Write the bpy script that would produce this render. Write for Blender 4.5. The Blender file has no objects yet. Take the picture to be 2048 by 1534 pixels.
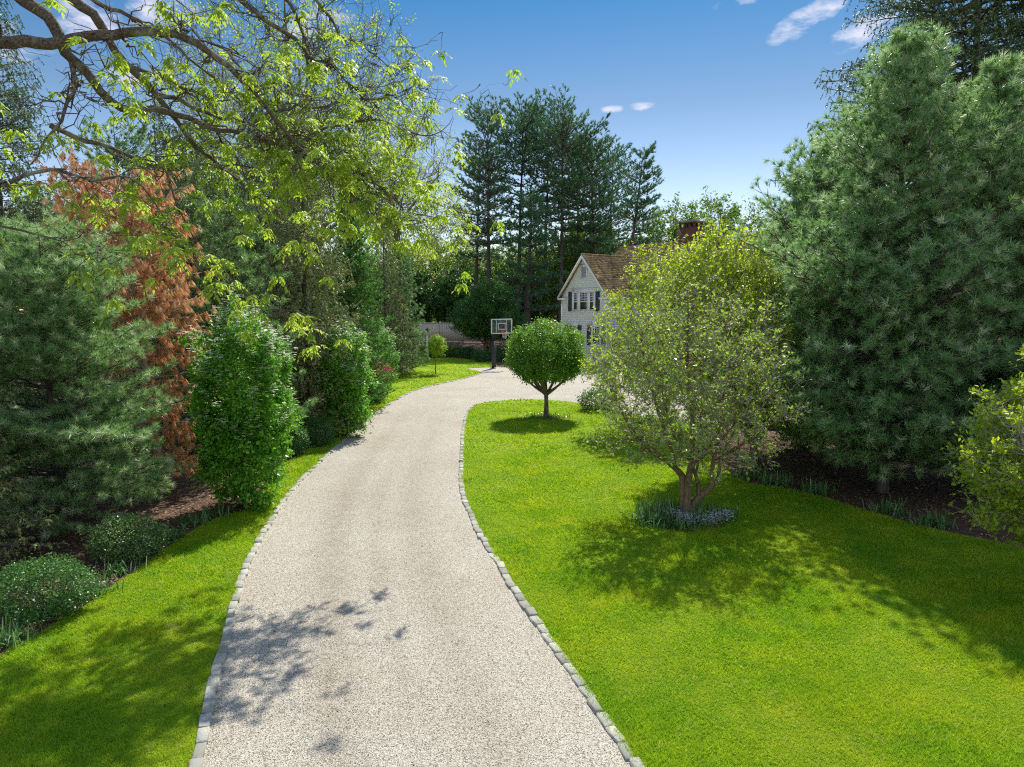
import bpy, math
import numpy as np
from mathutils import Vector
from mathutils.geometry import tessellate_polygon

R = math.radians
sc = bpy.context.scene
C = sc.collection
PI = math.pi

# ------------------------------------------------------------------ camera
CAMZ, PITCH, F = 4.3, 5.914, 1419.0
cam = bpy.data.cameras.new('camera')
cam_o = bpy.data.objects.new('camera', cam)
C.objects.link(cam_o)
cam_o.location = (0, 0, CAMZ)
cam_o.rotation_euler = (R(90 - PITCH), 0, 0)
cam.sensor_width = 36
cam.lens = F / 2048 * 36
cam.clip_end = 4000
cam.clip_start = 0.05
sc.camera = cam_o

# ------------------------------------------------------------------ light
SUN_AZ, SUN_EL = 15.0, 50.0          # azimuth right of +Y
w = bpy.data.worlds.new('World')
sc.world = w
w.use_nodes = True
nt = w.node_tree
nt.nodes.clear()
wo = nt.nodes.new('ShaderNodeOutputWorld')
bg = nt.nodes.new('ShaderNodeBackground')
sky = nt.nodes.new('ShaderNodeTexSky')
sky.sky_type = 'NISHITA'
sky.sun_disc = False
sky.sun_elevation = R(SUN_EL)
sky.sun_rotation = R(SUN_AZ)
sky.air_density = 1.0
sky.dust_density = 0.25
sky.ozone_density = 1.6
sky.altitude = 100
bg.inputs['Strength'].default_value = 0.15
nt.links.new(bg.outputs[0], wo.inputs[0])
# small fair-weather clouds, by direction; the broad unseen ones are added fill light
tc = nt.nodes.new('ShaderNodeTexCoord')
noi = nt.nodes.new('ShaderNodeTexNoise')
noi.inputs['Scale'].default_value = 20
noi.inputs['Detail'].default_value = 7
noi.inputs['Roughness'].default_value = 0.6
mp = nt.nodes.new('ShaderNodeMapping')
mp.inputs['Scale'].default_value = (1, 1, 2.6)
nt.links.new(tc.outputs['Generated'], mp.inputs[0])
nt.links.new(mp.outputs[0], noi.inputs['Vector'])


def nmath(op, a, b=None, c=None, clamp=False):
    n = nt.nodes.new('ShaderNodeMath')
    n.operation = op
    n.use_clamp = clamp
    for i, v in enumerate((a, b, c)):
        if v is None:
            continue
        if isinstance(v, (int, float)):
            n.inputs[i].default_value = v
        else:
            nt.links.new(v, n.inputs[i])
    return n.outputs[0]


sep = nt.nodes.new('ShaderNodeSeparateXYZ')
nt.links.new(tc.outputs['Generated'], sep.inputs[0])
az = nmath('ARCTAN2', sep.outputs[0], sep.outputs[1])
el = nmath('ARCSINE', sep.outputs[2])
tot = None
# (azimuth deg, elevation deg, half width, half height, tilt, strength)
for a_, e_, hw, hh, tl, st in [(21.6, 19.9, 2.9, 1.1, .35, 1.1), (25.4, 19.0, 3.6, 1.4, .42, 1.1), (28.0, 20.6, 2.6, 1.4, .2, .9),
                           (7.8, 15.1, 1.0, .35, 0, .8), (10.2, 15.2, 1.3, .42, 0, .9),
                           (-29.5, 18.6, 2.8, 1.6, .0, .95), (-25.5, 20.3, 4, 1.8, .1, .95), (-28, 15.6, 2.2, .8, 0, .85), (-15, 20.6, 3.4, 1.8, .1, .8),
                           (-36, 16, 5, 2.5, .1, .6), (17.5, 21.6, 3, .5, .1, .6),
                           (170, 38, 75, 36, 0, 1.4), (-120, 40, 60, 32, 0, 1.3), (100, 42, 44, 28, 0, 1.2)]:  # broad clouds out of view behind and beside the camera, added for fill
    dx = nmath('SUBTRACT', az, R(a_))
    dy = nmath('SUBTRACT', nmath('SUBTRACT', el, R(e_)), nmath('MULTIPLY', dx, tl))
    u = nmath('POWER', nmath('ABSOLUTE', nmath('DIVIDE', dx, R(hw))), 2.0)
    v = nmath('POWER', nmath('ABSOLUTE', nmath('DIVIDE', dy, R(hh))), 2.0)
    m = nmath('SUBTRACT', 1.0, nmath('ADD', u, v))
    m = nmath('MULTIPLY', nmath('MAXIMUM', m, 0.0), st)
    tot = m if tot is None else nmath('MAXIMUM', tot, m)
nn = nmath('MULTIPLY', nmath('SUBTRACT', noi.outputs['Fac'], 0.54), 5.5)
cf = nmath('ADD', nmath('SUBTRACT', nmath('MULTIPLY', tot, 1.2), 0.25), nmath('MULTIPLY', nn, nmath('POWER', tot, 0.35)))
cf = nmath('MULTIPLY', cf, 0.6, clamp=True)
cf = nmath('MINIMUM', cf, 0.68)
mixc = nt.nodes.new('ShaderNodeMix')
mixc.data_type = 'RGBA'
nt.links.new(cf, mixc.inputs['Factor'])
hs = nt.nodes.new('ShaderNodeHueSaturation')
hs.inputs['Saturation'].default_value = 1.22
nt.links.new(sky.outputs[0], hs.inputs['Color'])
er = nt.nodes.new('ShaderNodeValToRGB')
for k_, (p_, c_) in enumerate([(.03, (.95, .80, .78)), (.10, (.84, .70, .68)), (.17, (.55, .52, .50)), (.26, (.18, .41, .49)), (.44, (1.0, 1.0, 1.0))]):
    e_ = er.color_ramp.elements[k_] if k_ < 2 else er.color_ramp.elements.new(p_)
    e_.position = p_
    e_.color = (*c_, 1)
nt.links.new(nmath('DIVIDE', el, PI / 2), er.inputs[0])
ms = nt.nodes.new('ShaderNodeMix')
ms.data_type = 'RGBA'
ms.blend_type = 'MULTIPLY'
ms.inputs['Factor'].default_value = 1
nt.links.new(hs.outputs[0], ms.inputs['A'])
nt.links.new(er.outputs[0], ms.inputs['B'])
nt.links.new(ms.outputs['Result'], mixc.inputs['A'])
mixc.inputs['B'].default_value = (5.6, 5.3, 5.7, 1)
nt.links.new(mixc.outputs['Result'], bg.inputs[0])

sun = bpy.data.lights.new('sun', 'SUN')
sun.energy = 4.6
sun.angle = R(0.53)
sun.color = (1, 0.94, 0.84)
sun_o = bpy.data.objects.new('sun', sun)
C.objects.link(sun_o)
sd = Vector((math.sin(R(SUN_AZ)) * math.cos(R(SUN_EL)), math.cos(R(SUN_AZ)) * math.cos(R(SUN_EL)), math.sin(R(SUN_EL))))
sun_o.rotation_euler = sd.to_track_quat('Z', 'Y').to_euler()
sun_o.location = sd * 60

sc.view_settings.view_transform = 'Standard'
sc.view_settings.look = 'None'
sc.view_settings.exposure = 0.4
sc.view_settings.gamma = 1
sc.cycles.max_bounces = 7
sc.cycles.diffuse_bounces = 3
sc.cycles.glossy_bounces = 2
sc.cycles.transmission_bounces = 5
sc.cycles.transparent_max_bounces = 8
sc.cycles.caustics_reflective = False
sc.cycles.caustics_refractive = False
sc.cycles.use_denoising = False
sc.cycles.denoiser = 'OPENIMAGEDENOISE'
sc.cycles.denoising_input_passes = 'RGB_ALBEDO_NORMAL'
sc.cycles.denoising_prefilter = 'ACCURATE'
sc.cycles.use_adaptive_sampling = False
sc.cycles.sampling_pattern = 'BLUE_NOISE'
sc.cycles.filter_width = 1.15
sc.cycles.sample_clamp_indirect = 1.2

# ------------------------------------------------------------------ helpers
_cp, _sp = math.cos(R(PITCH)), math.sin(R(PITCH))


def ray(px, py):
    u, v = (px - 1024) / F, (py - 767) / F
    return np.array([u, _cp - v * _sp, -_sp - v * _cp])


def gp(px, py, z=0.0):
    d = ray(px, py)
    t = (z - CAMZ) / d[2]
    return np.array([d[0] * t, d[1] * t, z])


def pz(px, py, Y):
    d = ray(px, py)
    t = Y / d[1]
    return np.array([d[0] * t, Y, CAMZ + d[2] * t])


def norm(a):
    return a / np.maximum(np.linalg.norm(a, axis=-1, keepdims=True), 1e-9)


def ground_z(x, y):
    t = np.clip((np.asarray(y, float) - 62) / 9, 0, 1)
    return 0.8 * t * t * (3 - 2 * t)


def mesh_obj(name, V, F4=None, F3=None, mat=None, parent=None, var=None, smooth=False, mats=None, midx=None):
    """V (N,3); F4 (M,4), F3 (K,3) index arrays; var per face (M+K)"""
    V = np.asarray(V, np.float32)
    F4 = np.zeros((0, 4), np.int32) if F4 is None else np.asarray(F4, np.int32).reshape(-1, 4)
    F3 = np.zeros((0, 3), np.int32) if F3 is None else np.asarray(F3, np.int32).reshape(-1, 3)
    me = bpy.data.meshes.new(name)
    me.vertices.add(len(V))
    me.vertices.foreach_set('co', V.ravel())
    nl = F4.size + F3.size
    me.loops.add(nl)
    me.loops.foreach_set('vertex_index', np.concatenate([F4.ravel(), F3.ravel()]))
    npoly = len(F4) + len(F3)
    me.polygons.add(npoly)
    st = np.concatenate([np.arange(len(F4)) * 4, len(F4) * 4 + np.arange(len(F3)) * 3]).astype(np.int32)
    me.polygons.foreach_set('loop_start', st)
    if smooth:
        me.polygons.foreach_set('use_smooth', np.ones(npoly, bool))
    if midx is not None:
        me.polygons.foreach_set('material_index', np.asarray(midx, np.int32))
    if var is not None:
        at = me.attributes.new('var', 'FLOAT', 'FACE')
        at.data.foreach_set('value', np.asarray(var, np.float32))
    me.update()
    me.validate()
    for m in (mats or [mat]):
        if m:
            me.materials.append(m)
    o = bpy.data.objects.new(name, me)
    C.objects.link(o)
    if parent:
        o.parent = parent
    return o


def tag(o, label=None, cat=None, group=None, kind=None):
    if label:
        o['label'] = label
    if cat:
        o['category'] = cat
    if group:
        o['group'] = group
    if kind:
        o['kind'] = kind
    return o


def empty(name, loc, label, cat, group=None, rz=0):
    o = bpy.data.objects.new(name, None)
    C.objects.link(o)
    o.location = tuple(float(v) for v in loc)
    o.rotation_euler = (0, 0, rz)
    return tag(o, label, cat, group)


def copy_tree(root, loc, rz, scale, label, group=None):
    c = root.copy()
    C.objects.link(c)
    for ch in root.children:
        d = ch.copy()
        C.objects.link(d)
        d.parent = c
    c.location = tuple(float(v) for v in loc)
    c.rotation_euler = (0, 0, rz)
    c.scale = scale if hasattr(scale, '__len__') else (scale,) * 3
    c['label'] = label
    if group:
        c['group'] = group
    return c


class Buf:
    def __init__(s):
        s.V, s.q, s.t, s.qv, s.tv, s.n = [], [], [], [], [], 0

    def add(s, V, Q=None, T=None, qv=None, tv=None):
        V = np.asarray(V, float).reshape(-1, 3)
        if Q is not None and len(Q):
            Q = np.asarray(Q, np.int64)
            s.q.append(Q + s.n)
            s.qv.append(np.full(len(Q), .5) if qv is None else np.asarray(qv))
        if T is not None and len(T):
            T = np.asarray(T, np.int64)
            s.t.append(T + s.n)
            s.tv.append(np.full(len(T), .5) if tv is None else np.asarray(tv))
        s.V.append(V)
        s.n += len(V)

    def build(s, name, mat, parent=None, off=None, smooth=False):
        V = np.concatenate(s.V) if s.V else np.zeros((0, 3))
        if off is not None:
            V = V - np.asarray(off)
        Q = np.concatenate(s.q) if s.q else None
        T = np.concatenate(s.t) if s.t else None
        var = np.concatenate(([np.concatenate(s.qv)] if s.q else []) + ([np.concatenate(s.tv)] if s.t else []))
        return mesh_obj(name, V, Q, T, mat, parent, var, smooth)

    def box(s, c, size, rz=0, M=None):
        hx, hy, hz = [v / 2 for v in size]
        V = np.array([(x, y, z) for z in (-hz, hz) for y in (-hy, hy) for x in (-hx, hx)])
        ca, sa = math.cos(rz), math.sin(rz)
        V = V @ np.array([[ca, sa, 0], [-sa, ca, 0], [0, 0, 1]])
        V = V + np.asarray(c)
        s.add(V, [(0, 2, 3, 1), (4, 5, 7, 6), (0, 1, 5, 4), (2, 6, 7, 3), (0, 4, 6, 2), (1, 3, 7, 5)])

    def tubes(s, P, Rr, sides=5, cap=False):
        """P (B,n,3) Rr (B,n)"""
        P = np.asarray(P, float)
        Rr = np.asarray(Rr, float)
        if len(P) == 0:
            return
        B, n, _ = P.shape
        T = np.empty_like(P)
        T[:, 1:-1] = P[:, 2:] - P[:, :-2]
        T[:, 0] = P[:, 1] - P[:, 0]
        T[:, -1] = P[:, -1] - P[:, -2]
        T = norm(T)
        ref = np.where(np.abs(T[:, :1, 2:3]) > .85, np.array([[[1., 0, 0]]]), np.array([[[0, 0, 1.]]]))
        ref = np.broadcast_to(ref, P.shape)
        U = norm(np.cross(T, ref))
        W = np.cross(T, U)
        a = np.arange(sides) * 2 * PI / sides
        V = P[:, :, None] + Rr[:, :, None, None] * (U[:, :, None] * np.cos(a)[None, None, :, None] + W[:, :, None] * np.sin(a)[None, None, :, None])
        idx = np.arange(B * n * sides).reshape(B, n, sides)
        j = np.roll(np.arange(sides), -1)
        Q = np.stack([idx[:, :-1], idx[:, :-1][:, :, j], idx[:, 1:][:, :, j], idx[:, 1:]], -1).reshape(-1, 4)
        s.add(V, Q)

    def tube(s, pts, radii, sides=8):
        s.tubes([pts], [radii], sides)

    def leaves(s, P, D, N, L, W, rng, var=None):
        """diamond leaves folded along the midrib"""
        n = len(P)
        D = norm(D)
        S = norm(np.cross(D, N))
        N = np.cross(S, D)
        L = np.broadcast_to(np.asarray(L, float), (n,))[:, None]
        W = np.broadcast_to(np.asarray(W, float), (n,))[:, None]
        a = P
        m = P + D * L * .45
        b = m + S * W * .5 + N * W * .12
        c = P + D * L - N * L * .12
        d = m - S * W * .5 + N * W * .12
        V = np.stack([a, b, c, d], 1)
        i = np.arange(n) * 4
        v = rng.random(n) if var is None else var
        s.add(V, Q=np.stack([i, i + 1, i + 2, i + 3], 1), qv=v)

    def needles(s, P, A, K, L, W, shoot, rng, th=(15, 80), droop=0.15, var=None):
        """bursts of K needles round shoots that end at P and point along A"""
        n = len(P)
        A = norm(A)
        ref = norm(rng.normal(size=(n, 3)))
        U = norm(np.cross(A, ref))
        X = np.cross(A, U)
        ph = rng.random((n, K)) * 2 * PI
        tt = np.radians(rng.uniform(th[0], th[1], (n, K)))
        D = A[:, None] * np.cos(tt)[..., None] + (U[:, None] * np.cos(ph)[..., None] + X[:, None] * np.sin(ph)[..., None]) * np.sin(tt)[..., None]
        D[..., 2] -= droop
        D = norm(D)
        sh = np.broadcast_to(np.asarray(shoot, float), (n,))[:, None, None]
        B = P[:, None] - A[:, None] * rng.random((n, K, 1)) * sh
        Ls = np.broadcast_to(np.asarray(L, float), (n,))[:, None, None] * rng.uniform(.75, 1.15, (n, K, 1))
        side = norm(np.cross(D, rng.normal(size=(n, K, 3)))) * (W * .5)
        V = np.stack([B - side, B + side, B + D * Ls], 2)
        i = np.arange(n * K) * 3
        base = rng.random((n, 1)) if var is None else var[:, None]
        v = np.clip(base + rng.normal(0, .12, (n, K)), 0, 1).ravel()
        s.add(V, T=np.stack([i, i + 1, i + 2], 1), tv=v)


# ------------------------------------------------------------------ materials
def mat_new(name):
    m = bpy.data.materials.new(name)
    m.use_nodes = True
    n = m.node_tree
    n.nodes.clear()
    out = n.nodes.new('ShaderNodeOutputMaterial')
    return m, n, out


def ramp(n, cols, fac):
    r = n.nodes.new('ShaderNodeValToRGB')
    el_ = r.color_ramp.elements
    while len(el_) < len(cols):
        el_.new(.5)
    for i, (p, c) in enumerate(cols):
        el_[i].position = p
        el_[i].color = (*c, 1)
    n.links.new(fac, r.inputs[0])
    return r.outputs[0]


def noise(n, scale, detail=4, rough=.55, vec=None, dist=0):
    t = n.nodes.new('ShaderNodeTexNoise')
    t.inputs['Scale'].default_value = scale
    t.inputs['Detail'].default_value = detail
    t.inputs['Roughness'].default_value = rough
    t.inputs['Distortion'].default_value = dist
    if vec is not None:
        n.links.new(vec, t.inputs['Vector'])
    return t.outputs['Fac']


def geo_pos(n):
    return n.nodes.new('ShaderNodeNewGeometry').outputs['Position']


def obj_pos(n):
    return n.nodes.new('ShaderNodeTexCoord').outputs['Object']


def mixc_(n, fac, a, b, mode='MIX'):
    x = n.nodes.new('ShaderNodeMix')
    x.data_type = 'RGBA'
    x.blend_type = mode
    for s_, v in (('Factor', fac), ('A', a), ('B', b)):
        if isinstance(v, (int, float)):
            x.inputs[s_].default_value = v
        elif isinstance(v, tuple):
            x.inputs[s_].default_value = (*v, 1)
        else:
            n.links.new(v, x.inputs[s_])
    return x.outputs['Result']


def principled(n, col, rough=.7, spec=.3, metallic=0, normal=None):
    p = n.nodes.new('ShaderNodeBsdfPrincipled')
    if isinstance(col, tuple):
        p.inputs['Base Color'].default_value = (*col, 1)
    else:
        n.links.new(col, p.inputs['Base Color'])
    p.inputs['Roughness'].default_value = rough
    p.inputs['Specular IOR Level'].default_value = spec
    p.inputs['Metallic'].default_value = metallic
    if normal is not None:
        n.links.new(normal, p.inputs['Normal'])
    return p


def bump(n, h, strength=.5, dist=.02):
    b = n.nodes.new('ShaderNodeBump')
    b.inputs['Strength'].default_value = strength
    b.inputs['Distance'].default_value = dist
    n.links.new(h, b.inputs['Height'])
    return b.outputs[0]


def foliage(name, cols, tcol, trans=.4, rough=.45, spec=.4, patch=None, patch2=None):
    """cols: ramp over the per-leaf attribute; tcol: colour of light coming through"""
    m, n, out = mat_new(name)
    at = n.nodes.new('ShaderNodeAttribute')
    at.attribute_name = 'var'
    col = ramp(n, cols, at.outputs['Fac'])
    for pp in (patch, patch2):
        if not pp:
            continue
        ps, pc, pa = pp
        mpn = n.nodes.new('ShaderNodeMapping')
        mpn.inputs['Location'].default_value = (ps * 7, 3, 0)
        n.links.new(geo_pos(n), mpn.inputs[0])
        f = noise(n, ps, 6, .7, mpn.outputs[0])
        f = ramp(n, [(.42, (0, 0, 0)), (.62, (pa, pa, pa))], f)
        col = mixc_(n, f, col, pc)
    if patch2:
        f = ramp(n, [(.60, (0, 0, 0)), (.70, (.75, .75, .75))], noise(n, 1.9, 6, .75, geo_pos(n)))
        col = mixc_(n, f, col, (.60, .50, .25))
    p = principled(n, col, rough, spec)
    t = n.nodes.new('ShaderNodeBsdfTranslucent')
    tc_ = mixc_(n, 1.0, mixc_(n, .5, col, tcol), (1.0, 1.0, 1.0), 'MULTIPLY')
    n.links.new(tc_, t.inputs[0])
    mx = n.nodes.new('ShaderNodeMixShader')
    mx.inputs[0].default_value = trans
    n.links.new(p.outputs[0], mx.inputs[1])
    n.links.new(t.outputs[0], mx.inputs[2])
    n.links.new(mx.outputs[0], out.inputs[0])
    return m


def simple(name, col, rough=.6, spec=.3, var=0.0, vs=8, bs=0, metallic=0):
    m, n, out = mat_new(name)
    c = col
    nrm = None
    if var:
        f = noise(n, vs, 5, .6, obj_pos(n))
        c = ramp(n, [(.3, tuple(v * (1 - var) for v in col)), (.7, tuple(min(1, v * (1 + var)) for v in col))], f)
        if bs:
            nrm = bump(n, f, bs, .01)
    p = principled(n, c, rough, spec, metallic, nrm)
    n.links.new(p.outputs[0], out.inputs[0])
    return m


def bark(name, c1, c2, scale=(14, 14, 3), lichen=None):
    m, n, out = mat_new(name)
    mpn = n.nodes.new('ShaderNodeMapping')
    mpn.inputs['Scale'].default_value = scale
    n.links.new(geo_pos(n), mpn.inputs[0])
    f = noise(n, 1.6, 6, .65, mpn.outputs[0], .4)
    c = ramp(n, [(.32, c1), (.68, c2)], f)
    if lichen:
        g = ramp(n, [(.52, (0, 0, 0)), (.62, (1, 1, 1))], noise(n, 3.5, 4, .6, geo_pos(n)))
        c = mixc_(n, g, c, lichen)
    p = principled(n, c, .9, .15, 0, bump(n, f, .8, .03))
    n.links.new(p.outputs[0], out.inputs[0])
    return m


M = {}
M['bark_grey'] = bark('bark_grey', (.07, .06, .05), (.30, .26, .22))
M['bark_twig'] = bark('bark_twig', (.26, .23, .21), (.66, .60, .57), (6, 6, 6))
M['bark_hickory'] = bark('bark_hickory', (.045, .036, .03), (.33, .28, .22), (24, 24, 24), (.34, .37, .28))
M['bark_pine'] = bark('bark_pine', (.05, .042, .036), (.19, .16, .135), (8, 8, 2))
M['bark_tan'] = bark('bark_tan', (.13, .09, .055), (.34, .25, .16), (14, 14, 4))
M['needle_blue'] = foliage('needle_blue', [(0, (.06, .17, .05)), (.5, (.26, .46, .18)), (1, (.88, .94, .68))], (.38, .64, .13), .44, .36, .8)
M['needle_green'] = foliage('needle_green', [(0, (0.088, 0.202, 0.088)), (.6, (0.227, 0.428, 0.151)), (1, (0.605, 0.806, 0.302))], (0.250, 0.468, 0.078), .3, .4, .5)
M['needle_far'] = foliage('needle_far', [(0, (0.057, 0.149, 0.081)), (.6, (0.127, 0.276, 0.127)), (1, (0.276, 0.460, 0.184))], (0.104, 0.260, 0.078), .3, .5, .4)
M['needle_spruce'] = foliage('needle_spruce', [(0, (0.047, 0.094, 0.042)), (.7, (0.140, 0.234, 0.082)), (1, (0.468, 0.562, 0.211))], (0.156, 0.281, 0.047), .25, .4, .5)
M['needle_olive'] = foliage('needle_olive', [(0, (0.108, 0.144, 0.053)), (.6, (0.264, 0.336, 0.132)), (1, (0.624, 0.648, 0.288))], (0.265, 0.343, 0.062), .28, .4, .5)
M['needle_yew'] = foliage('needle_yew', [(0, (0.051, 0.178, 0.038)), (.6, (0.153, 0.408, 0.076)), (1, (0.459, 0.816, 0.153))], (0.187, 0.499, 0.047), .35, .45, .4)
M['needle_dead'] = foliage('needle_dead', [(0, (.30, .17, .10)), (.3, (.66, .31, .13)), (.6, (.84, .50, .25)), (1, (.82, .72, .52))], (.95, .58, .28), .55, .55, .3)
M['leaf_hickory'] = foliage('leaf_hickory', [(0, (.16, .30, .03)), (.6, (.38, .54, .06)), (1, (.66, .74, .14))], (.66, .88, .06), .56, .45, .4)
M['leaf_tree'] = foliage('leaf_tree', [(0, (.12, .26, .02)), (.6, (.32, .52, .04)), (1, (.62, .72, .10))], (.55, .80, .05), .5, .4, .5)
M['leaf_yellow'] = foliage('leaf_yellow', [(0, (.20, .33, .02)), (.6, (.46, .62, .03)), (1, (.76, .82, .09))], (.68, .86, .03), .52, .4, .4)
M['leaf_round'] = foliage('leaf_round', [(0, (0.054, 0.162, 0.020)), (.6, (0.149, 0.324, 0.041)), (1, (0.405, 0.567, 0.108))], (0.338, 0.650, 0.052), .42, .38, .5)
M['leaf_dogwood'] = foliage('leaf_dogwood', [(0, (0.061, 0.207, 0.021)), (.6, (0.155, 0.414, 0.034)), (1, (0.345, 0.655, 0.086))], (0.374, 0.811, 0.047), .42, .38, .5)
M['leaf_far'] = foliage('leaf_far', [(0, (0.060, 0.135, 0.022)), (.6, (0.165, 0.300, 0.045)), (1, (0.360, 0.510, 0.090))], (0.338, 0.546, 0.065), .45, .5, .3)
M['leaf_dark'] = foliage('leaf_dark', [(0, (0.034, 0.102, 0.025)), (.6, (0.068, 0.204, 0.043)), (1, (0.170, 0.340, 0.068))], (0.130, 0.338, 0.039), .35, .4, .5)
M['leaf_box'] = foliage('leaf_box', [(0, (0.038, 0.112, 0.022)), (.6, (0.120, 0.240, 0.060)), (1, (0.450, 0.570, 0.240))], (0.182, 0.364, 0.052), .3, .35, .6)
M['leaf_red'] = foliage('leaf_red', [(0, (.18, .02, .03)), (.6, (.42, .05, .07)), (1, (.62, .22, .22))], (.6, .08, .08), .4, .45, .4)
M['leaf_strap'] = foliage('leaf_strap', [(0, (.05, .14, .03)), (.6, (.12, .27, .07)), (1, (.40, .52, .30))], (.22, .45, .08), .35, .3, .6)
M['chips'] = foliage('chips', [(0, (.09, .05, .035)), (.5, (.32, .20, .14)), (1, (.58, .44, .34))], (.2, .1, .05), .05, .8, .15)
M['bract'] = foliage('bract', [(0, (.62, .66, .50)), (1, (.85, .86, .78))], (.7, .75, .5), .3, .5, .3)
M['flower'] = foliage('flower', [(0, (.42, .40, .55)), (1, (.75, .74, .85))], (.6, .6, .7), .3, .5, .3)
M['grass'] = foliage('grass', [(0, (.13, .27, .006)), (.55, (.36, .55, .012)), (1, (.62, .72, .05))], (.55, .80, .012), .48, .5, .3,
                     patch=(.55, (.62, .62, .03), .7), patch2=(.9, (.13, .36, .012), .8))


def mat_lawn():
    m, n, out = mat_new('lawn')
    pos = geo_pos(n)
    a = noise(n, 45, 6, .75, pos)
    c = ramp(n, [(.25, (.07, .17, .006)), (.5, (.24, .42, .012)), (.75, (.46, .60, .02))], a)
    b = ramp(n, [(.4, (0, 0, 0)), (.66, (.65, .65, .65))], noise(n, .55, 4, .6, pos))
    c = mixc_(n, b, c, (.50, .54, .02))
    d = ramp(n, [(.68, (0, 0, 0)), (.74, (.7, .7, .7))], noise(n, 1.3, 5, .6, pos))
    c = mixc_(n, d, c, (.33, .27, .12))
    p = principled(n, c, .8, .2, 0, bump(n, noise(n, 120, 3, .7, pos), .9, .05))
    n.links.new(p.outputs[0], out.inputs[0])
    return m


def mat_gravel():
    m, n, out = mat_new('gravel')
    pos = geo_pos(n)
    v = n.nodes.new('ShaderNodeTexVoronoi')
    v.inputs['Scale'].default_value = 105
    n.links.new(pos, v.inputs['Vector'])
    sp = n.nodes.new('ShaderNodeSeparateColor')
    n.links.new(v.outputs['Color'], sp.inputs[0])
    c = ramp(n, [(.0, (.08, .07, .055)), (.16, (.24, .21, .16)), (.38, (.46, .42, .34)), (.75, (.62, .58, .48)), (1, (.80, .77, .68))], sp.outputs[0])
    # wheel tracks: darker, finer stone along the drive
    s = noise(n, .35, 4, .6, pos)
    s2 = noise(n, 3.5, 5, .7, pos)
    at = n.nodes.new('ShaderNodeAttribute')
    at.attribute_name = 'track'
    tr = n.nodes.new('ShaderNodeMath')
    tr.operation = 'MULTIPLY'
    n.links.new(at.outputs['Fac'], tr.inputs[0])
    n.links.new(ramp(n, [(.3, (.35, .35, .35)), (.7, (1, 1, 1))], s2), tr.inputs[1])
    c = mixc_(n, tr.outputs[0], c, (.40, .34, .27), 'MULTIPLY')
    c = mixc_(n, ramp(n, [(.35, (0, 0, 0)), (.7, (.3, .3, .3))], s), c, (.60, .50, .34), 'MULTIPLY')
    st = ramp(n, [(.62, (0, 0, 0)), (.72, (.5, .5, .5))], noise(n, 1.7, 6, .7, pos))
    c = mixc_(n, st, c, (.33, .24, .13), 'MULTIPLY')
    p = principled(n, c, .85, .25, 0, bump(n, v.outputs['Distance'], .75, .012))
    n.links.new(p.outputs[0], out.inputs[0])
    return m


def mat_soil():
    m, n, out = mat_new('soil')
    pos = geo_pos(n)
    mpn = n.nodes.new('ShaderNodeMapping')
    mpn.inputs['Rotation'].default_value = (0, 0, .5)
    mpn.inputs['Scale'].default_value = (1, 2.2, 1)
    n.links.new(pos, mpn.inputs[0])
    a = noise(n, 14, 8, .75, mpn.outputs[0], .6)
    c = ramp(n, [(.3, (.035, .02, .014)), (.5, (.14, .085, .06)), (.68, (.34, .23, .17))], a)
    p = principled(n, c, .95, .1, 0, bump(n, a, .9, .05))
    n.links.new(p.outputs[0], out.inputs[0])
    return m


def mat_shingle_wall():
    m, n, out = mat_new('shingle_wall')
    p_ = n.nodes.new('ShaderNodeTexCoord').outputs['Object']
    c = ramp(n, [(.35, (.74, .80, .86)), (.7, (.84, .90, .95))], noise(n, 3, 5, .7, p_))
    p = principled(n, c, .7, .2)
    n.links.new(p.outputs[0], out.inputs[0])
    return m


def mat_roof():
    m, n, out = mat_new('cedar_roof')
    at = n.nodes.new('ShaderNodeAttribute')
    at.attribute_name = 'var'
    c = ramp(n, [(0, (.14, .08, .035)), (.3, (.60, .40, .17)), (.75, (.85, .62, .32)), (1, (.90, .78, .50))], at.outputs['Fac'])
    c = mixc_(n, ramp(n, [(.4, (0, 0, 0)), (.65, (.7, .7, .7))], noise(n, 1.2, 6, .7, geo_pos(n))), c, (.22, .15, .08))
    p = principled(n, c, .85, .15)
    n.links.new(p.outputs[0], out.inputs[0])
    return m


def mat_brick():
    m, n, out = mat_new('brick')
    tcn = n.nodes.new('ShaderNodeTexCoord')
    mpn = n.nodes.new('ShaderNodeMapping')
    mpn.inputs['Rotation'].default_value = (R(90), 0, 0)
    n.links.new(tcn.outputs['Object'], mpn.inputs[0])
    b = n.nodes.new('ShaderNodeTexBrick')
    b.inputs['Color1'].default_value = (.13, .05, .036, 1)
    b.inputs['Color2'].default_value = (.20, .08, .055, 1)
    b.inputs['Mortar'].default_value = (.22, .17, .14, 1)
    b.inputs['Scale'].default_value = 4.5
    b.inputs['Mortar Size'].default_value = .012
    n.links.new(mpn.outputs[0], b.inputs['Vector'])
    p = principled(n, b.outputs['Color'], .85, .2)
    n.links.new(p.outputs[0], out.inputs[0])
    return m


def mat_stone():
    m, n, out = mat_new('granite')
    pos = geo_pos(n)
    at = n.nodes.new('ShaderNodeAttribute')
    at.attribute_name = 'var'
    c = ramp(n, [(0, (.30, .295, .25)), (1, (.60, .59, .51))], at.outputs['Fac'])
    f = noise(n, 60, 5, .7, pos)
    c = mixc_(n, ramp(n, [(.35, (.75, .75, .75)), (.6, (0, 0, 0))], f), c, (.26, .26, .22))
    g = ramp(n, [(.55, (0, 0, 0)), (.72, (.6, .6, .6))], noise(n, 6, 4, .6, pos))
    c = mixc_(n, g, c, (.2, .2, .13))
    p = principled(n, c, .85, .25, 0, bump(n, f, .6, .01))
    n.links.new(p.outputs[0], out.inputs[0])
    return m


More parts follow.
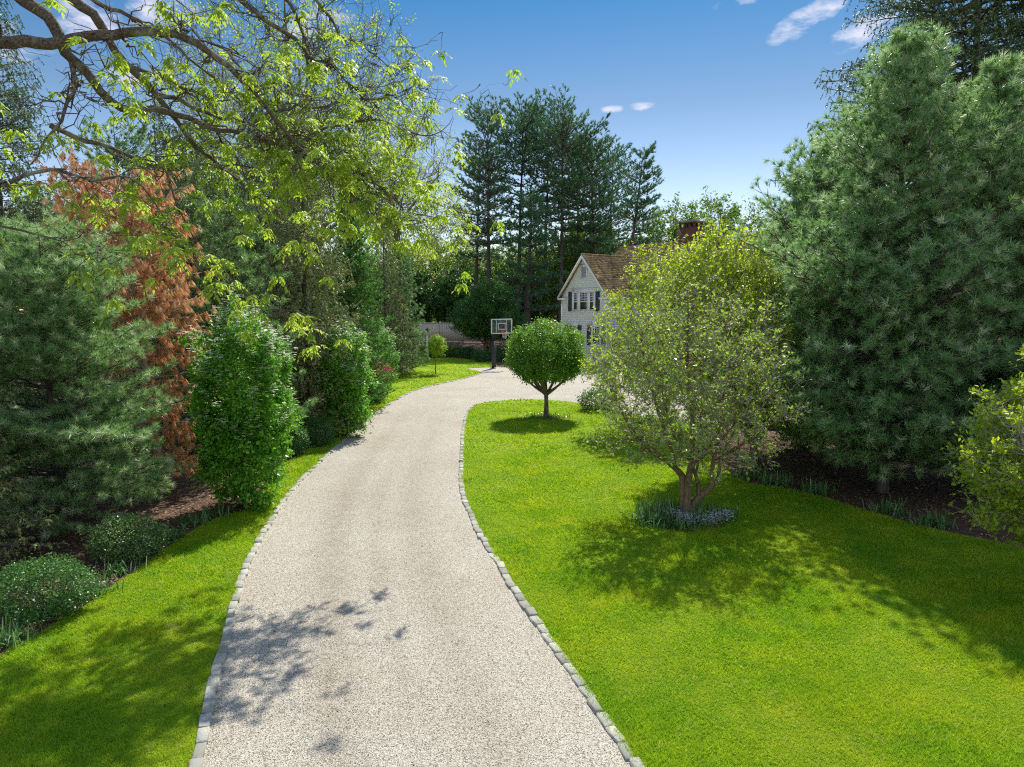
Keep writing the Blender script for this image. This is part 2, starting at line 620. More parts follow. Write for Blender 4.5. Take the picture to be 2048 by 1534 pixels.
M['lawn'] = mat_lawn()
M['gravel'] = mat_gravel()
M['soil'] = mat_soil()
M['wall'] = mat_shingle_wall()
M['roof'] = mat_roof()
M['brick'] = mat_brick()
M['stone'] = mat_stone()
M['white'] = simple('white_paint', (.72, .74, .75), .5, .3, .05, 3)
M['trim'] = simple('white_trim', (.88, .89, .90), .45, .35)
M['shutter'] = simple('shutter_grey', (.055, .065, .075), .5, .3)
M['glass_dark'] = simple('window_glass', (.02, .028, .035), .06, .8)
M['black'] = simple('black_metal', (.012, .012, .013), .4, .4)
M['slate'] = simple('dark_roof', (.05, .075, .06), .6, .3)
M['fence'] = simple('cream_vinyl', (.62, .58, .47), .5, .3, .06, 2)
M['red'] = simple('red_steel', (.62, .03, .05), .4, .4)
M['net'] = simple('net_cord', (.75, .72, .72), .8, .1)
M['slab'] = simple('stone_cap', (.24, .25, .23), .8, .2, .1)
M['louver'] = simple('louver_grey', (.42, .43, .47), .6, .2)


def mat_acrylic():
    m, n, out = mat_new('clear_acrylic')
    g = n.nodes.new('ShaderNodeBsdfGlossy')
    g.inputs['Roughness'].default_value = .03
    t = n.nodes.new('ShaderNodeBsdfTransparent')
    t.inputs[0].default_value = (.86, .92, .92, 1)
    mx = n.nodes.new('ShaderNodeMixShader')
    mx.inputs[0].default_value = .07
    n.links.new(t.outputs[0], mx.inputs[1])
    n.links.new(g.outputs[0], mx.inputs[2])
    n.links.new(mx.outputs[0], out.inputs[0])
    return m


M['acrylic'] = mat_acrylic()

# ------------------------------------------------------------------ ground, drive, lawns, kerbs
g1 = np.concatenate([[-1500, -700, -300, -150], np.arange(-80, 81, 4), [150, 300, 700, 1500]])
g2 = np.concatenate([[-600, -200, -60], np.arange(-20, 60, 8), np.arange(60, 76, 1), np.arange(80, 130, 10), [200, 400, 900, 2000]])
GX, GY = np.meshgrid(g1, g2)
V = np.stack([GX, GY, ground_z(GX, GY)], -1).reshape(-1, 3)
nx, ny = len(g1), len(g2)
i = (np.arange(ny - 1)[:, None] * nx + np.arange(nx - 1)[None]).ravel()
tag(mesh_obj('ground', V, np.stack([i, i + 1, i + nx + 1, i + nx], 1), None, M['soil'], smooth=True), kind='structure')


def smooth_line(P, step=.25):
    """Catmull-Rom through P, resampled at about step"""
    P = np.asarray(P, float)
    Q = np.vstack([2 * P[0] - P[1], P, 2 * P[-1] - P[-2]])
    o = []
    for k in range(1, len(Q) - 2):
        p0, p1, p2, p3 = Q[k - 1:k + 3]
        m_ = max(2, int(np.linalg.norm(p2 - p1) / .08))
        t = np.linspace(0, 1, m_, endpoint=False)[:, None]
        o.append(.5 * (2 * p1 + (p2 - p0) * t + (2 * p0 - 5 * p1 + 4 * p2 - p3) * t ** 2 + (3 * p1 - p0 - 3 * p2 + p3) * t ** 3))
    o = np.vstack(o + [P[-1:]])
    d = np.r_[0, np.cumsum(np.linalg.norm(np.diff(o, axis=0), axis=1))]
    n_ = max(2, int(round(d[-1] / step)) + 1)
    t = np.linspace(0, d[-1], n_)
    return np.stack([np.interp(t, d, o[:, k]) for k in range(o.shape[1])], 1)


def gpl(pts):
    return np.array([gp(x, y)[:2] for x, y in pts])


kerbL = smooth_line(gpl([(250, 2100), (330, 1760), (394, 1534), (412, 1440), (432, 1350), (455, 1270), (474, 1190), (500, 1120), (534, 1056), (578, 990), (620, 944),
                         (668, 899), (706, 866), (746, 833), (782, 808), (822, 785), (862, 773), (902, 764), (940, 755), (966, 747)]), .272)
kerbR = smooth_line(gpl([(1640, 2100), (1390, 1720), (1258, 1516), (1230, 1473), (1192, 1420), (1160, 1371), (1128, 1325), (1100, 1286), (1076, 1250), (1052, 1216),
                         (1023, 1174), (998, 1130), (978, 1100), (956, 1064), (941, 1030), (930, 1004), (924, 980), (922, 950), (923, 920), (925, 880),
                         (927, 860), (931, 836), (938, 822), (947, 812)]), .272)
island_top = gpl([(960, 808), (984, 804), (1010, 801.5), (1050, 800), (1100, 801), (1145, 805), (1180, 812), (1240, 826), (1320, 840), (1400, 852)])
spur = gpl([(949, 741), (929, 737)])

rngS = np.random.default_rng(5)


def kerb(line, name):
    B = Buf()
    for k in range(len(line) - 1):
        a, b = line[k], line[k + 1]
        d = b - a
        L = np.linalg.norm(d)
        d = d / L
        nrm = np.array([-d[1], d[0]])
        c = (a + b) / 2 + nrm * rngS.normal(0, .006)
        hl = L / 2 - rngS.uniform(.004, .011)
        hw = .056 + rngS.normal(0, .004)
        top = .056 + rngS.normal(0, .009)
        bev = .009
        ang = rngS.normal(0, .045)
        ca, sa = math.cos(ang), math.sin(ang)
        d2 = np.array([d[0] * ca - d[1] * sa, d[0] * sa + d[1] * ca])
        n2 = np.array([-d2[1], d2[0]])
        v = []
        for (f, z) in ((1.0, -.08), (1.0, top - bev)):
            for sx, sy in ((-1, -1), (1, -1), (1, 1), (-1, 1)):
                j = rngS.normal(0, .003, 2)
                q = c + d2 * sx * (hl * f) + n2 * sy * (hw * f) + j
                v.append((q[0], q[1], z + rngS.normal(0, .003)))
        for sx, sy in ((-1, -1), (1, -1), (1, 1), (-1, 1)):
            q = c + d2 * sx * (hl - bev) + n2 * sy * (hw - bev) + rngS.normal(0, .003, 2)
            v.append((q[0], q[1], top + rngS.normal(0, .004)))
        B.add(v, [(0, 1, 5, 4), (1, 2, 6, 5), (2, 3, 7, 6), (3, 0, 4, 7), (4, 5, 9, 8), (5, 6, 10, 9), (6, 7, 11, 10), (7, 4, 8, 11), (8, 9, 10, 11)],
              qv=np.full(9, rngS.random()))
    return tag(B.build(name, M['stone']), kind='structure')


kerb(kerbL, 'granite_kerb')
kerb(kerbR, 'granite_kerb')


def poly_sheet(name, P, z, mat):
    tri = tessellate_polygon([[Vector((p[0], p[1], 0)) for p in P]])
    V = np.c_[P, np.full(len(P), z)]
    return tag(mesh_obj(name, V, None, np.array(tri), mat), kind='structure')


far_drive = np.vstack([spur, gpl([(994, 734)]), [(9, 54.5), (26, 50), (30, 30), (22, 27)]])
drive_poly = np.vstack([kerbL, far_drive, island_top[::-1], kerbR[::-1]])
# driveway as a fine grid clipped to its outline, so the wheel tracks can follow it


def inside(P, poly):
    x, y = P[:, 0], P[:, 1]
    r = np.zeros(len(P), bool)
    a = poly
    b = np.roll(poly, -1, 0)
    for (x1, y1), (x2, y2) in zip(a, b):
        if y1 == y2:
            continue
        c = ((y1 > y) != (y2 > y)) & (x < (x2 - x1) * (y - y1) / (y2 - y1) + x1)
        r ^= c
    return r


# strip between the kerbs (matched by arc fraction) + sheet for the turning court
nst = 160
yy = np.linspace(max(kerbL[0, 1], kerbR[0, 1]), kerbR[-1, 1], nst)
sL = np.argsort(kerbL[:, 1])
sR = np.argsort(kerbR[:, 1])
xl = np.interp(yy, kerbL[sL, 1], kerbL[sL, 0])
xr = np.interp(yy, kerbR[sR, 1], kerbR[sR, 0])
cols = 40
tt = np.linspace(0, 1, cols)
X = xl[:, None] * (1 - tt) + xr[:, None] * tt
V = np.stack([X, np.repeat(yy[:, None], cols, 1), np.full(X.shape, .018)], -1).reshape(-1, 3)
i = (np.arange(nst - 1)[:, None] * cols + np.arange(cols - 1)[None]).ravel()
od = mesh_obj('driveway', V, np.stack([i, i + 1, i + cols + 1, i + cols], 1), None, M['gravel'])
tr = np.exp(-((tt - .33) / .09) ** 2) * .42 + np.exp(-((tt - .70) / .09) ** 2) * .34 + np.exp(-((tt - .52) / .05) ** 2) * .25
fade = np.clip((34 - yy) / 18, .35, 1)
at = od.data.attributes.new('track', 'FLOAT', 'POINT')
at.data.foreach_set('value', (tr[None] * fade[:, None]).astype(np.float32).ravel())
tag(od, kind='structure')
kl2 = kerbL[kerbL[:, 1] > yy[-1] - .01]
court = np.vstack([[[xl[-1], yy[-1]]], kl2, far_drive, island_top[::-1], kerbR[-1:]])
poly_sheet('driveway', court, .018, M['gravel'])

bedR = gpl([(1410, 860), (1425, 930), (1500, 968), (1600, 985), (1660, 1000), (1720, 1020), (1800, 1045), (1900, 1068), (2048, 1100), (2300, 1150), (3200, 1500)])
lawnR = np.vstack([kerbR, island_top, bedR, [(14, 2.0)]])
bedL = gpl([(994, 733), (990, 725), (940, 721), (900, 709), (850, 710), (812, 724), (800, 737), (775, 755), (756, 779), (724, 812), (700, 846), (681, 866), (648, 884), (619, 897),
            (580, 923), (556, 936), (540, 955), (528, 990), (500, 1020), (440, 1036), (400, 1055), (359, 1082), (321, 1107), (277, 1142),
            (222, 1177), (177, 1211), (133, 1234), (89, 1266), (33, 1295), (0, 1319), (-300, 1470), (-900, 1800)])
lawnL = np.vstack([kerbL, spur, bedL, [(-14, 2.0)]])
poly_sheet('lawn', lawnR, .03, M['lawn'])
poly_sheet('lawn', lawnL, .03, M['lawn'])
# sunny neighbouring lawn seen between the right-hand pine trunks
poly_sheet('lawn', np.array([(13, 29), (60, 20), (90, 60), (32, 66), (27, 52), (14, 34)]), .03, M['lawn'])


def blades(name, poly, seed):
    rng = np.random.default_rng(seed)
    B = Buf()
    for y0, y1, dens, h, wd in ((4.5, 8, 6500, .05, .005), (8, 11, 4200, .052, .007), (11, 15, 2600, .055, .009), (15, 21, 1300, .06, .013), (21, 32, 420, .065, .022), (32, 66, 90, .07, .05)):
        x0, x1 = max(poly[:, 0].min(), -y1 * .78 - 1), min(poly[:, 0].max(), y1 * .78 + 1)
        if x1 <= x0:
            continue
        n = int((x1 - x0) * (y1 - y0) * dens)
        P = np.c_[rng.uniform(x0, x1, n), rng.uniform(y0, y1, n)]
        P = P[inside(P, poly) & (np.abs(P[:, 0]) < P[:, 1] * .78 + 1)]
        n = len(P)
        a = rng.uniform(0, 2 * PI, n)
        wv = np.c_[np.cos(a), np.sin(a), np.zeros(n)] * wd
        hh = h * rng.uniform(.5, 1.15, n) * (.85 + .3 * np.sin(P[:, 0] * 2.1 + 1.3 * np.sin(P[:, 1] * 1.7)))
        ln = rng.normal(0, .8, (n, 2)) * hh[:, None]
        b = np.c_[P, np.full(n, .028)]
        t = b + np.c_[ln, hh]
        V = np.stack([b - wv, b + wv, t], 1)
        i = np.arange(n) * 3
        B.add(V, T=np.stack([i, i + 1, i + 2], 1), tv=np.clip(rng.normal(.48, .25, n) + .16 * np.sin(P[:, 0] * 9 + 3 * np.sin(P[:, 1] * 4)) * np.sin(P[:, 1] * 11 + 2 * np.sin(P[:, 0] * 5)), 0, 1))
    return B.build(name, M['grass'])


tag(blades('grass', lawnR, 1), 'short sunlit grass blades of the lawn right of the gravel drive', 'grass', kind='stuff')
tag(blades('grass', lawnL, 2), 'short grass blades of the lawn strip left of the gravel drive', 'grass', kind='stuff')

# ------------------------------------------------------------------ tree builders


def pine(name, base, H, Rad, z0, nb, seed, label, cat='pine tree', group=None, mat='needle_blue', K=36, nl=.10, nw=.004, shoot=.10,
         tsp=.13, ssp=.16, prof=None, e0=-4, e1=55, up=.28, droop=.12, th=(15, 80), trunk_r=None, lean=(0, 0), barkm='bark_pine', secl=.42,
         side=None, tw=1.0, hang=None, wood_r=1.0, varc=None, tmin=.3, hollow=0.0, wh=0.0, lvar=(.72, 1.12)):
    """whorled conifer.  hang: (length, needles, droop) makes pendulous twigs instead of star bursts"""
    rng = np.random.default_rng(seed)
    base = np.asarray(base, float)
    root = empty(name, base, label, cat, group)
    prof = prof or (lambda t: (1 - t) ** .7)
    W = Buf()
    r0 = trunk_r or H * .014
    zs = np.linspace(0, 1, 9)
    trunk = np.c_[lean[0] * zs + rng.normal(0, .01 * H ** .5, 9) * zs, lean[1] * zs, zs * H]
    W.tube(trunk, r0 * (1 - zs * .93), 8)
    ts = np.sort(rng.random(nb)) ** .9
    secs, secr, TP, TA = [], [], [], []
    if wh:
        nw_ = max(3, int((H - z0) / wh))
        ts = np.clip((np.floor(ts * nw_) + .5 + rng.normal(0, .09, nb)) / nw_ * .99, 0, .985)
        wfac = rng.uniform(.78, 1.1, nw_ + 1)
    for b in range(nb):
        t = ts[b]
        h = z0 + (H - z0) * t
        az_ = b * 2.399 + rng.normal(0, .35)
        if side is not None and rng.random() < side[1]:
            az_ = side[0] + rng.normal(0, .8)
        L = max(.12, Rad * prof(t) * rng.uniform(*lvar) * (wfac[int(t * nw_)] if wh else 1))
        e = R(e0 + (e1 - e0) * t ** 1.3 + rng.normal(0, 6))
        s = np.linspace(0, 1, 7)
        p0 = np.array([np.interp(h / H, zs, trunk[:, 0]), np.interp(h / H, zs, trunk[:, 1]), h])
        ca, sa = math.cos(az_), math.sin(az_)
        hor = L * s * math.cos(e)
        ver = L * (s * math.sin(e) + up * s ** 2)
        pts = p0 + np.c_[hor * ca, hor * sa, ver] + np.cumsum(rng.normal(0, .012 * L, (7, 3)), 0)
        br = max(.006, .016 * L) * wood_r
        secs.append(pts)
        secr.append(br * (1 - s * .85))
        tan = norm(np.gradient(pts, axis=0))
        ns = max(2, int(L * .8 / ssp))
        ss = np.linspace(.18 + hollow * .5, .97, ns) + rng.normal(0, .015, ns)
        sg = np.where(np.arange(ns) % 2 == 0, 1, -1)
        P = np.stack([np.interp(ss, s, pts[:, k]) for k in range(3)], 1)
        T = norm(np.stack([np.interp(ss, s, tan[:, k]) for k in range(3)], 1))
        lat = norm(np.cross(T, [0, 0, 1.])) * sg[:, None]
        an = np.radians(rng.uniform(38, 62, ns))
        D = norm(T * np.cos(an)[:, None] + lat * np.sin(an)[:, None] + np.array([0, 0, 1.]) * rng.normal(.10, .16, (ns, 1)))
        l2 = (secl * L * (1 - ss) + .18 * min(1, L) + .06) * rng.uniform(.7, 1.15, ns)
        l2 = np.maximum(l2, .08)
        E = P + D * l2[:, None] + np.array([0, 0, 1.]) * (l2 * .18 * rng.uniform(-.5, 1, ns))[:, None]
        Mid = (P + E) / 2 - np.array([0, 0, 1.]) * (l2 * .04)[:, None]
        q = np.stack([P, P + (Mid - P) * .5, Mid, Mid + (E - Mid) * .5, (Mid + E * 1) / 2, E, E], 1)
        W.tubes(q[:, [0, 2, 5]], np.stack([np.full(ns, br * .35 + .002), np.full(ns, br * .22 + .0015), np.full(ns, .002)], 1), 3)
        nt_ = max(1, int(round(L * secl / tsp)))
        for k in range(ns):
            c = max(1, int(l2[k] / tsp))
            u = np.linspace(tmin, 1, c) if c > 1 else np.array([1.])
            pp = P[k] + (E[k] - P[k]) * u[:, None]
            d = norm(E[k] - P[k])
            j = rng.normal(0, .25, (c, 3))
            if c > 1:
                lat2 = np.cross(d, [0, 0, 1.])
                j += lat2[None] * (np.where(np.arange(c) % 2 == 0, .8, -.8)[:, None])
                j[-1] *= .2
            A = d + j + np.array([0, 0, .25])
            TP.append(pp + norm(A) * tsp * .5)
            TA.append(A)
        TP.append(pts[-1:] + tan[-1:] * .04)
        TA.append(tan[-1:] + np.array([[0, 0, .2]]))
    W.tubes(np.array(secs), np.array(secr), 4)
    W.build('trunk', M[barkm], root, smooth=True)
    TP = np.concatenate(TP)
    TA = np.concatenate(TA)
    B = Buf()
    var = np.clip(rng.normal(.5, .2, len(TP)), 0, 1)
    if hang is None:
        B.needles(TP, TA, K, nl, nw, shoot, rng, th, droop, var)
    else:
        hl, hk, hd = hang
        A = norm(TA) * .45 + np.array([0, 0, -1.]) * hd + rng.normal(0, .12, TA.shape)
        A = norm(A)
        ln = hl * rng.uniform(.5, 1.2, len(TP))
        B.needles(TP + A * ln[:, None], A, hk, nl, nw, ln * 1.0, rng, th, droop, var)
        W2 = norm(TA) + np.array([0, 0, .1])
        B.needles(TP, W2, max(4, hk // 2), nl, nw, tsp, rng, th, 0, np.clip(var + .2, 0, 1))
    B.build('crown', M[mat], root)
    return root


def envelope_pts(ells, n, rng, shell=.0, lump=.16):
    """random points in a union of ellipsoids ((cx,cy,cz),(rx,ry,rz)); shell pushes them outwards"""
    vol = np.array([e[1][0] * e[1][1] * e[1][2] for e in ells])
    k = rng.choice(len(ells), n, p=vol / vol.sum())
    d = norm(rng.normal(size=(n, 3)))
    r = rng.random(n) ** (1 / 3) * (1 - shell) + shell * rng.uniform(.85, 1, n)
    Cc = np.array([e[0] for e in ells])[k]
    ph = Cc[:, 0] * 3 + Cc[:, 2] * 2
    r = r * (1 + lump * np.sin(d[:, 0] * 6 + ph) * np.cos(d[:, 1] * 5 + d[:, 2] * 4 + ph) + lump * .6 * np.sin(d[:, 2] * 9 + d[:, 0] * 4))
    Rr = np.array([e[1] for e in ells])[k]
    return Cc + d * r[:, None] * Rr


def nearest(E, S, root, pen=.5, chunk=400):
    """index of the skeleton point to grow each end point from"""
    out = np.empty(len(E), int)
    dS = np.linalg.norm(S - root, axis=1)
    for a in range(0, len(E), chunk):
        e = E[a:a + chunk]
        d = np.linalg.norm(e[:, None] - S[None], axis=2)
        dE = np.linalg.norm(e - root, axis=1)[:, None]
        over = np.maximum(0, dS[None] - dE * .92)
        out[a:a + chunk] = np.argmin(d + over * 2.0 + dS[None] * pen * .1, axis=1)
    return out


def grow(A, E, TA, n, rng, wob=.06, bend=.35):
    """curves from A leaving along TA and ending at E"""
    L = np.linalg.norm(E - A, axis=1, keepdims=True)
    c = A + norm(TA) * L * bend
    t = np.linspace(0, 1, n)[None, :, None]
    P = A[:, None] * (1 - t) ** 2 + 2 * c[:, None] * t * (1 - t) + E[:, None] * t ** 2
    P = P + rng.normal(0, 1, P.shape) * (wob * L)[:, None] * np.sin(t * PI)
    return P


def broadleaf(name, base, limbs, ells, n2, n3, seed, label, cat='tree', group=None, leafm='leaf_tree', barkm='bark_grey', leaf=.07, lw=.6,
              per=8, r_trunk=.08, r2=.014, r3=.005, n4=0, r4=.003, cut=None, spread=.05, upn=.7, shell=.25, lump=.16, extra=None, limb_sides=8, l3=.0, droop=0,
              curve_up=.5, keep=None, hangdown=0, twigm=None):
    """limbs: list of (points (n,3) relative to base, radii)."""
    rng = np.random.default_rng(seed)
    root = empty(name, base, label, cat, group)
    W = Buf()
    sk, skt, skr = [], [], []
    for pts, rad in limbs:
        q = smooth_line(np.c_[np.asarray(pts, float), np.asarray(rad, float)], .12 if len(limbs) < 40 else .25)
        W.tube(q[:, :3], q[:, 3], limb_sides)
        t = np.gradient(q[:, :3], axis=0)
        k = q[:, 2] > min(e[0][2] - e[1][2] for e in ells) - .3
        k[0] = False
        sk.append(q[k, :3])
        skt.append(t[k])
        skr.append(q[k, 3])
    S, ST, SR = np.concatenate(sk), norm(np.concatenate(skt)), np.concatenate(skr)
    rt = np.array([S[:, 0].mean() * 0, 0, S[:, 2].min()])
    up = np.array([0, 0, curve_up])
    E2 = envelope_pts(ells, n2, rng, shell, lump)
    i2 = nearest(E2, S, rt)
    P2 = grow(S[i2], E2, ST[i2] + up, 7, rng)
    rr = np.minimum(SR[i2] * .7, r2)[:, None] * (1 - np.linspace(0, .75, 7))[None]
    W.tubes(P2, rr, 4)
    S2 = np.concatenate([S, P2[:, 1:].reshape(-1, 3)])
    T2 = np.concatenate([ST, norm(np.gradient(P2, axis=1))[:, 1:].reshape(-1, 3)])
    E3 = envelope_pts(ells, n3, rng, shell * .8, lump)
    if keep is not None:
        E3 = E3[keep(E3)]
    i3 = nearest(E3, S2, rt, .2)
    d3 = np.linalg.norm(E3 - S2[i3], axis=1)
    P3 = grow(S2[i3], E3, T2[i3] + up * .6, 5, rng)
    W.tubes(P3, np.broadcast_to(r3 * (1 - np.linspace(0, .7, 5)), (len(P3), 5)), 3)
    TW = P3
    WT = W if not twigm else Buf()
    if n4:
        S3 = P3[:, 1:].reshape(-1, 3)
        T3 = norm(np.gradient(P3, axis=1))[:, 1:].reshape(-1, 3)
        j = rng.integers(0, len(S3), n4)
        dd = norm(T3[j] + rng.normal(0, .6, (n4, 3)) + np.array([0, 0, .25 - droop]))
        ln = rng.uniform(.12, .38, (n4, 1)) * (l3 or 1)
        E4 = S3[j] + dd * ln
        P4 = grow(S3[j], E4, T3[j], 4, rng, .08)
        WT.tubes(P4, np.broadcast_to(r4 * (1 - np.linspace(0, .6, 4)), (n4, 4)), 3)
        TW = P4
    if extra is not None:
        extra(W, rng)
    W.build('trunk', M[barkm], root, smooth=True)
    if twigm:
        WT.build('twigs', M[twigm], root)
    B = Buf()
    m_ = TW.shape[1]
    TT = norm(np.gradient(TW, axis=1))
    n = len(TW)
    u = rng.uniform(.35, 1.0, (n, per)) * (m_ - 1)
    u0 = np.minimum(u.astype(int), m_ - 2)
    fr = (u - u0)[..., None]
    ii = np.arange(n)[:, None]
    P = TW[ii, u0] * (1 - fr) + TW[ii, u0 + 1] * fr
    T = TT[ii, u0]
    P = (P + rng.normal(0, spread, P.shape)).reshape(-1, 3)
    T = T.reshape(-1, 3)
    D = norm(T * .5 + rng.normal(0, .6, T.shape) + np.array([0, 0, -.1 - hangdown]))
    N = norm(rng.normal(0, 1 - upn * .6, T.shape) + np.array([0, 0, upn]))
    v = np.repeat(np.clip(rng.normal(.5, .2, n), 0, 1), per) + rng.normal(0, .12, n * per)
    if cut is not None:
        k = cut(P)
        P, D, N, v = P[k], D[k], N[k], v[k]
    ls = leaf * rng.uniform(.6, 1.2, len(P))
    B.leaves(P, D, N, ls, ls * lw, rng, np.clip(v, 0, 1))
    B.build('crown', M[leafm], root)
    return root, TW


def vase_limbs(ells, n, fork, rng, r0, r1, stems=None, base=(0, 0, 0)):
    """trunk to fork height, then n limbs reaching into the crown"""
    L = [([base, (base[0] * .5, base[1] * .5, fork * .6), (0, 0, fork)], [r0 * 1.25, r0, r0 * .9])]
    E = envelope_pts(ells, n, rng, .6) if n else []
    for k, e in enumerate(E):
        c = np.asarray(ells[0][0])
        f = np.array([0, 0, fork * rng.uniform(.85, 1.0)])
        m_ = f + (e - f) * .4 + np.array([0, 0, .12 * np.linalg.norm(e - f)])
        L.append(([f, f * .6 + m_ * .4, m_, (m_ + e) / 2 + rng.normal(0, .08, 3), e], [r1, r1 * .85, r1 * .6, r1 * .35, r1 * .15]))
    return L


def shrub(name, base, rx, ry, h, n, leaf, seed, label, mat, cat='shrub', group=None, z0=0.0, up=.6, var=(.5, .22)):
    """mound of leaf clumps over a few stems"""
    rng = np.random.default_rng(seed)
    root = empty(name, base, label, cat, group)
    W = Buf()
    ns = 26
    E = norm(rng.normal(size=(ns, 3))) * [rx * .8, ry * .8, h * .45] + [0, 0, h * .5 + z0]
    A = np.c_[rng.normal(0, .05, (ns, 2)), np.zeros(ns)]
    P = grow(A, E, np.tile([0, 0, 1.], (ns, 1)), 6, rng)
    W.tubes(P, np.broadcast_to(.010 * (1 - np.linspace(0, .7, 6)), (ns, 6)), 4)
    W.build('stem', M['bark_grey'], root)
    B = Buf()
    nc = int(n * 1.8) // 9
    d = norm(rng.normal(size=(nc, 3)))
    r = rng.uniform(.55, 1.0, nc) ** .6
    bumpy = 1 + .14 * np.sin(d[:, 0] * 7 + seed) * np.cos(d[:, 1] * 6 + d[:, 2] * 5)
    Pc = d * (r * bumpy)[:, None] * [rx, ry, h / 2] + [0, 0, h / 2 + z0]
    Pc = Pc[Pc[:, 2] > .02]
    nc = len(Pc)
    P = (Pc[:, None] + rng.normal(0, leaf * 1.1, (nc, 9, 3))).reshape(-1, 3)
    P[:, 2] = np.maximum(P[:, 2], .01)
    out = norm(P - [0, 0, h * .4 + z0])
    D = norm(out * .6 + rng.normal(0, .6, P.shape))
    N = norm(out * .5 + np.array([0, 0, up]) + rng.normal(0, .4, P.shape))
    v = np.clip(np.repeat(rng.normal(var[0], var[1], nc), 9) + rng.normal(0, .1, nc * 9), 0, 1)
    ls = leaf * rng.uniform(.6, 1.2, len(P))
    B.leaves(P, D, N, ls, ls * .55, rng, v)
    B.build('foliage', M[mat], root)
    return root


def strap_clump(name, base, n, L, seed, label, spread=.5, wd=.014, group=None, up=.9, rx=.12, ry=.12, cat='plant'):
    rng = np.random.default_rng(seed)
    s = np.linspace(0, 1, 6)
    a = rng.uniform(0, 2 * PI, n)
    L_ = L * rng.uniform(.6, 1.15, n)
    out = spread * rng.uniform(.1, 1, n)
    b = np.c_[rng.normal(0, rx, n), rng.normal(0, ry, n), np.zeros(n)]
    d = np.c_[np.cos(a), np.sin(a), np.zeros(n)]
    hgt = s[None] * up - (out[:, None] * 1.1) * s[None] ** 2.4
    P = b[:, None] + d[:, None] * (out * L_)[:, None, None] * (s ** 1.3)[None, :, None] + np.stack([0 * hgt, 0 * hgt, np.maximum(hgt * L_[:, None], .0)], -1)
    sd_ = np.c_[-np.sin(a), np.cos(a), np.zeros(n)][:, None] * (wd * np.array([.8, 1, 1, .8, .5, .05]))[None, :, None]
    V = np.stack([P - sd_, P + sd_], 2).reshape(n, 12, 3)
    i = np.arange(n)[:, None] * 12 + np.arange(5)[None] * 2
    Q = np.stack([i, i + 1, i + 3, i + 2], -1).reshape(-1, 4)
    B = Buf()
    B.add(V, Q, qv=np.repeat(np.clip(rng.normal(.5, .22, n), 0, 1), 5))
    o = B.build(name, M['leaf_strap'])
    o.location = tuple(float(v) for v in base)
    return tag(o, label, cat, group)

# ------------------------------------------------------------------ house
HX = Vector((5.44, 53.95, 0))
house = empty('white_house', HX, 'white shingled house with cedar roof and brick chimney behind the leafy trees', 'house', rz=math.atan2(-.8, .6))
rngH = np.random.default_rng(11)


def siding(B, p0, ux, width_at, z0, z1, nrm, row=.17):
    """courses of wall shingles; width_at(z) -> (a, b) span along ux"""
    p0, ux, nrm = np.array(p0, float), np.array(ux, float), np.array(nrm, float)
    z = z0
    while z < z1 - .01:
        zt = min(z + row, z1)
        a0, b0 = width_at(z)
        a1, b1 = width_at(zt)
        if b0 - a0 < .02:
            break
        n = max(1, int((b0 - a0) / .2))
        e = np.sort(np.r_[0, rngH.random(n - 1) * .0 + (np.arange(1, n) + rngH.uniform(-.3, .3, n - 1)) / n, 1])
        for k in range(n):
            xs0, xs1 = a0 + (b0 - a0) * e[k], a0 + (b0 - a0) * e[k + 1] - .002
            xt0, xt1 = a1 + (b1 - a1) * e[k], a1 + (b1 - a1) * e[k + 1] - .004
            o = .017 + rngH.random() * .002
            dz = rngH.uniform(-.0015, .0015)
            v = [p0 + ux * xs0 + nrm * o + [0, 0, z + dz], p0 + ux * xs1 + nrm * o + [0, 0, z + dz], p0 + ux * xt1 + nrm * .001 + [0, 0, zt],
                 p0 + ux * xt0 + nrm * .001 + [0, 0, zt], p0 + ux * xs0 + [0, 0, z + dz], p0 + ux * xs1 + [0, 0, z + dz]]
            B.add(v, [(0, 1, 2, 3), (4, 5, 1, 0)], qv=[rngH.random()] * 2)
        z = zt


EV, RG, HWD = 5.35, 8.40, 2.55
MEV, MRG, MY, MH = 5.35, 9.46, 6.65, 4.2
B = Buf()
gab = lambda z: (-HWD, HWD) if z < EV else (-HWD * (RG - .12 - z) / (RG - EV), HWD * (RG - .12 - z) / (RG - EV))
siding(B, (0, 0, 0), (1, 0, 0), gab, 0.0, RG - .2, (0, -1, 0))
siding(B, (HWD, 0, 0), (0, 1, 0), lambda z: (0, 2.6), 0, EV, (1, 0, 0))
siding(B, (-HWD, 0, 0), (0, 1, 0), lambda z: (0, 8), 0, EV, (-1, 0, 0))
siding(B, (HWD, 2.6, 0), (1, 0, 0), lambda z: (0, 12), 0, MEV, (0, -1, 0))
# solid core behind the shingles
B.add([(-HWD + .01, .01, 0), (HWD - .01, .01, 0), (HWD - .01, .01, EV), (0, .01, RG - .15), (-HWD + .01, .01, EV)], Q=[(0, 1, 2, 4)], T=[(4, 2, 3)])
B.box((0, 4, EV / 2), (2 * HWD - .02, 7.9, EV))
B.box((6, 6.7, MEV / 2), (17.1, 8.16, MEV))
mx = -2.6
B.add([(mx, MY - MH, MEV), (mx, MY + MH, MEV), (mx, MY, MRG - .1), (14.6, MY - MH, MEV), (14.6, MY + MH, MEV), (14.6, MY, MRG - .1)], T=[(0, 2, 1), (3, 4, 5)])
B.build('wall', M['wall'], house)


